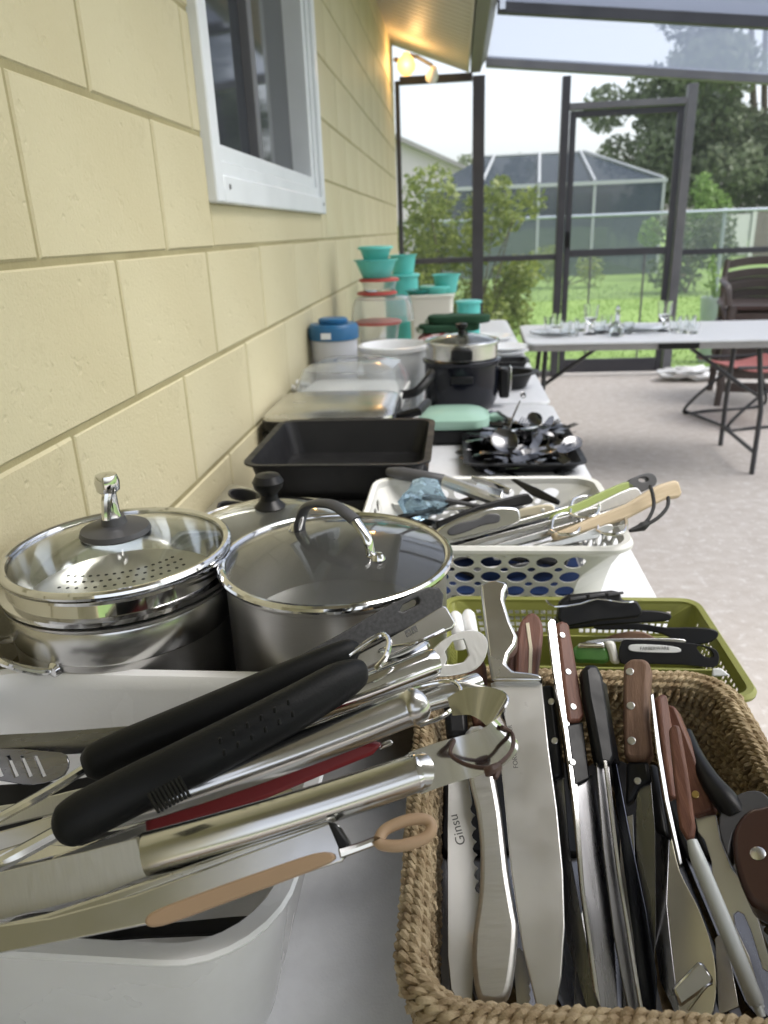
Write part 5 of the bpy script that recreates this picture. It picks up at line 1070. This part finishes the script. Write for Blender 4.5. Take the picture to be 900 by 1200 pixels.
# fan of steel strips leaning to the right
st = [((742, 585, .905), (545, 645, .86), 5), ((725, 600, .90), (560, 648, .86), 5), ((700, 598, .90), (540, 640, .868), 4), ((715, 618, .893), (600, 650, .86), 4), ((690, 590, .898), (530, 634, .87), 4), ((733, 610, .895), (620, 645, .865), 4), ((700, 625, .885), (610, 648, .865), 5)]
for i, (b, e, hw) in enumerate(st):
    M, t = tool('kitchen_utensil', ['top', 'second', 'third', 'fourth', 'fifth', 'sixth', 'lowest'][i] + ' flat steel utensil handle in the fan leaning over the holed basket rim', 'utensil', WG, b, e, (i * 7) % 20 - 10)
    nx, ny = (e[1] - b[1]), -(e[0] - b[0]); l_ = math.hypot(nx, ny); nx, ny = nx / l_ * hw, ny / l_ * hw
    plate_part('handle', M, smooth2([(b[0] + nx, b[1] + ny), ((b[0] * 3 + e[0]) / 4 + nx * .8, (b[1] * 3 + e[1]) / 4 + ny * .8), (e[0] + nx * .6, e[1] + ny * .6), (e[0] - nx * .6, e[1] - ny * .6), ((b[0] * 3 + e[0]) / 4 - nx * .8, (b[1] * 3 + e[1]) / 4 - ny * .8), (b[0] - nx, b[1] - ny)], 4), .004, ('satin', 'brushed', 'steel')[i % 3], t, bevel=.0012)
for i, (a, b, z) in enumerate(((690, 592, .905), (722, 612, .9), (668, 612, .895))):
    t = wtube('beater', ['round steel wire beater loop on the fan of handles', 'steel loop handle near the right rim of the holed basket', 'small steel loop under the wooden handle'][i], 'utensil', [(a - 22, b + 10, z - .008, 2), (a - 18, b - 6, z, 2), (a, b - 10, z, 2), (a + 12, b - 2, z, 2), (a + 8, b + 12, z, 2), (a - 12, b + 14, z - .004, 2), (a - 22, b + 10, z - .008, 2)], 'chrome', 'loop')
M, t = tool('peeler', 'sage green and grey peeler handle sticking out of the holed basket', 'peeler', WG, (765, 562, .925), (640, 612, .885), 0)
plate_part('handle', M, smooth2([(735, 565), (742, 578), (715, 588), (680, 602), (650, 612), (646, 604), (680, 588), (712, 573)], 3), .012, 'sage', t, bevel=.004); plate_part('end', M, smooth2([(734, 565), (752, 556), (763, 556), (768, 564), (762, 572), (741, 579)], 3), .012, 'handle_grey', t, bevel=.003, holes=[circ(752, 563, 6, 10, 3)])
M, t = tool('whisk', 'flat grey steel handle between the green and wooden handles', 'utensil', WG, (750, 578, .915), (640, 618, .88), 0)
plate_part('handle', M, smooth2([(738, 572), (750, 577), (748, 586), (700, 602), (650, 620), (646, 612), (690, 594)], 3), .007, 'satin', t, bevel=.002)
M, t = tool('wooden_spoon', 'pale wooden handle with black cord loop overhanging the holed basket', 'spoon', WG, (794, 572, .93), (640, 630, .885), 0)
plate_part('handle', M, [(789, 563), (793, 566), (797, 578), (794, 584), (778, 586), (758, 596), (735, 608), (705, 618), (650, 634), (646, 626), (690, 608), (735, 590), (757, 576), (772, 568)], .016, 'wood_pale', t, bevel=.004, seg=3)
bpy.context.view_layer.update()
tube_part('cord', None, [(762, 570, .945, 2.2), (765, 580, .945, 2.2), (766, 594, .94, 2.2), (760, 608, .935, 2.2), (752, 616, .93, 2.2)], 'black_cord', t, 8); tube_part('cord', None, [(783, 583, .942, 2.2), (782, 594, .938, 2.2), (772, 606, .934, 2.2), (756, 616, .93, 2.2)], 'black_cord', t, 8)
tube_part('cord_knot', None, [(758, 614, .931, 4), (753, 617, .93, 5.5), (748, 619, .929, 4), (738, 622, .928, 2)], 'black_cord', t, 8)
p_ = P3(496, 592, .85); crumple('wrapped_bundle', 'crumpled blue-tinted clear plastic wrap in the holed basket', 'plastic wrap', p_ + Vector((0, 0, -.03)), (.04, .035, .035), mat('blue_wrap', (.55, .75, .9), .08, trans=.85, ior=1.3) and 'blue_wrap', 6, 2, amp=.3)
p_ = P3(475, 600, .80); t = lathe_thing('measuring_cup', 'white plastic measuring cup at the left end of the holed basket', 'cup', [(.0, 0), (.035, 0), (.042, .05), (.045, .052), (.04, .052), (.034, .004), (.0, .004)], 'white_basket', (p_.x + .01, p_.y - .02, TZ + .045), WG)
lathe_thing('steel_cup', 'small steel measuring cup deep in the holed basket', 'cup', [(.0, 0), (.03, 0), (.035, .04), (.037, .041), (.034, .041), (.029, .003), (.0, .003)], 'steel', (.02, 1.2, TZ + .04), WG)

rnd = random.Random(31)
for i in range(40):
    a = rnd.uniform(-35, 35); x, y, z = .05 + rnd.uniform(-.11, .11), 1.165 + rnd.uniform(-.085, .085), TZ + .045 + i * .002; L_ = rnd.uniform(.12, .19)
    d = Vector((math.cos(R_(a)), math.sin(R_(a)), rnd.uniform(-.1, .15))) * L_ / 2
    B_, T_ = Vector((x, y, z)) - d, Vector((x, y, z)) + d
    B_.x = max(B_.x, -.10); T_.x = min(T_.x, .20)
    M = frame(B_, T_, rnd.uniform(-25, 25), (0, 0, 1)); L_ = (T_ - B_).length; t = thing('kitchen_utensil', 'steel or black gadget buried in the heap inside the holed basket', 'utensil', 'gadgets buried in the holed basket', M=M)
    w0 = rnd.uniform(.006, .012); MB().prism(smooth2([(0, -w0), (L_ * .3, -w0 * .8), (L_ * .7, -w0 * .5), (L_, -w0 * 1.2), (L_, w0 * 1.2), (L_ * .7, w0 * .5), (L_ * .3, w0 * .8), (0, w0)], 4), -.003, .003).build('shaft', rnd.choice(['steel', 'black_plastic', 'dark_blade', 'brushed', 'handle_grey']), t, bevel=.0012)

# ================================================================== things in the green basket
GG = 'utensils in the green basket'
M, t = tool('ice_cream_scoop', 'scoop with thick black handle, oval nameplate and green collar', 'scoop', GG, (842, 772, .835), (672, 762, .825), 0)
plate_part('handle', M, smooth2([(728, 752), (745, 750), (790, 752), (822, 756), (838, 762), (841, 774), (834, 782), (800, 779), (755, 778), (727, 777)], 3), .024, 'black_plastic', t, bevel=.008, seg=3, holes=[smooth2([(815, 759), (822, 757), (832, 763), (834, 770), (824, 769)], 2)])
plate_part('nameplate', M, smooth2([(737, 757), (745, 755), (775, 756), (795, 759), (797, 764), (780, 765), (750, 764), (738, 762)], 3), .002, 'print_white', t, off=.0122, bevel=.0006)
text_part('FARBERWARE', M, 767, 760, 184, .0052, 'etch', t, .0134)
plate_part('collar', M, [(708, 751), (720, 751), (727, 778), (716, 778), (712, 763)], .02, 'white_basket', t, bevel=.004)
plate_part('neck', M, smooth2([(675, 756), (709, 757), (714, 776), (690, 777), (672, 775)], 3), .016, mat('green_clear', (.05, .16, .03), .2, col2=(.1, .25, .06), ns=40), t, bevel=.005); plate_part('shank', M, [(678, 753), (708, 752), (710, 760), (676, 760)], .012, 'chrome', t, off=.004, bevel=.003)
def gtool(name, label, cat, B, T, ol, m, th=.008, sm=3, off=0., holes=(), bv=.002):
    M, t = tool(name, label, cat, GG, B, T, 0); plate_part('body', M, ol, th, m, t, bevel=bv, sm=sm, off=off, holes=holes); return M, t
gtool('serving_spoon', 'black nylon spoon with its bowl against the green rim', 'spoon', (840, 742, .81), (680, 735, .80), [(838, 738), (841, 746), (828, 754), (800, 755), (786, 748), (772, 742), (740, 738), (700, 738), (700, 731), (745, 730), (780, 735), (815, 735)], 'black_plastic', .006)
gtool('slotted_turner', 'black nylon turner under the black box in the green basket', 'turner', (785, 722, .83), (650, 730, .82), [(783, 718), (785, 726), (770, 729), (720, 732), (660, 738), (645, 734), (650, 725), (700, 722), (750, 715)], 'black_plastic', .006)
M, t = gtool('mandoline', 'folded black mandoline slicer with bent wire on the green basket', 'slicer', (750, 715, .85), (650, 722, .845), [(655, 705), (665, 697), (715, 692), (725, 694), (727, 703), (745, 704), (752, 718), (745, 724), (700, 728), (660, 736), (652, 725)], 'black_plastic', .018, 0, bv=.003)
bpy.context.view_layer.update(); tube_part('wire', None, [(640, 703, .862, 1.2), (650, 711, .864, 1.2), (680, 708, .866, 1.2), (700, 702, .868, 1.2), (730, 706, .866, 1.2), (742, 705, .864, 1.2)], 'chrome', t, 6, 2)
for i, (a, b) in enumerate(((668, 700), (690, 697), (712, 695))): plate_part('blade_slot', M, [(a, b), (a + 18, b - 2), (a + 19, b + 1), (a, b + 4)], .004, 'handle_grey', t, off=.009, bevel=.0008)
gtool('wooden_spoon', 'dark brown wooden paddle edge behind the scoop', 'spoon', (770, 745, .82), (700, 750, .81), [(710, 752), (715, 745), (735, 740), (755, 741), (768, 752)], 'wood_brown', .006)
gtool('butter_knife', 'slim steel spreader handle behind the scoop', 'knife', (800, 750, .822), (690, 752, .815), [(800, 749), (798, 754), (760, 752), (700, 753), (680, 755), (700, 749), (760, 748)], 'steel', .004)
gtool('grater_panel', 'yellow-white label card in the corner of the green basket', 'card', (850, 790, .80), (820, 786, .80), [(835, 783), (845, 783), (856, 792), (834, 793)], 'print_white', .003, 0)
for i, (a, b, c, d) in enumerate(((533, 722, 540, 760), (548, 720, 556, 760))):
    t = thing('plastic_spoon', ['white rounded plastic handle left in the green basket', 'second white rounded plastic handle, beside the chef knife grip'][i], 'spoon', GG, loc=P3(a, b, .84)); bpy.context.view_layer.update()
    tube_part('handle', None, [(a, b - 2, .842, 4), (a + 1, b + 2, .842, 8), (a + 4, b + 18, .835, 8), (c, d, .815, 7)], 'white_plastic', t, 12)
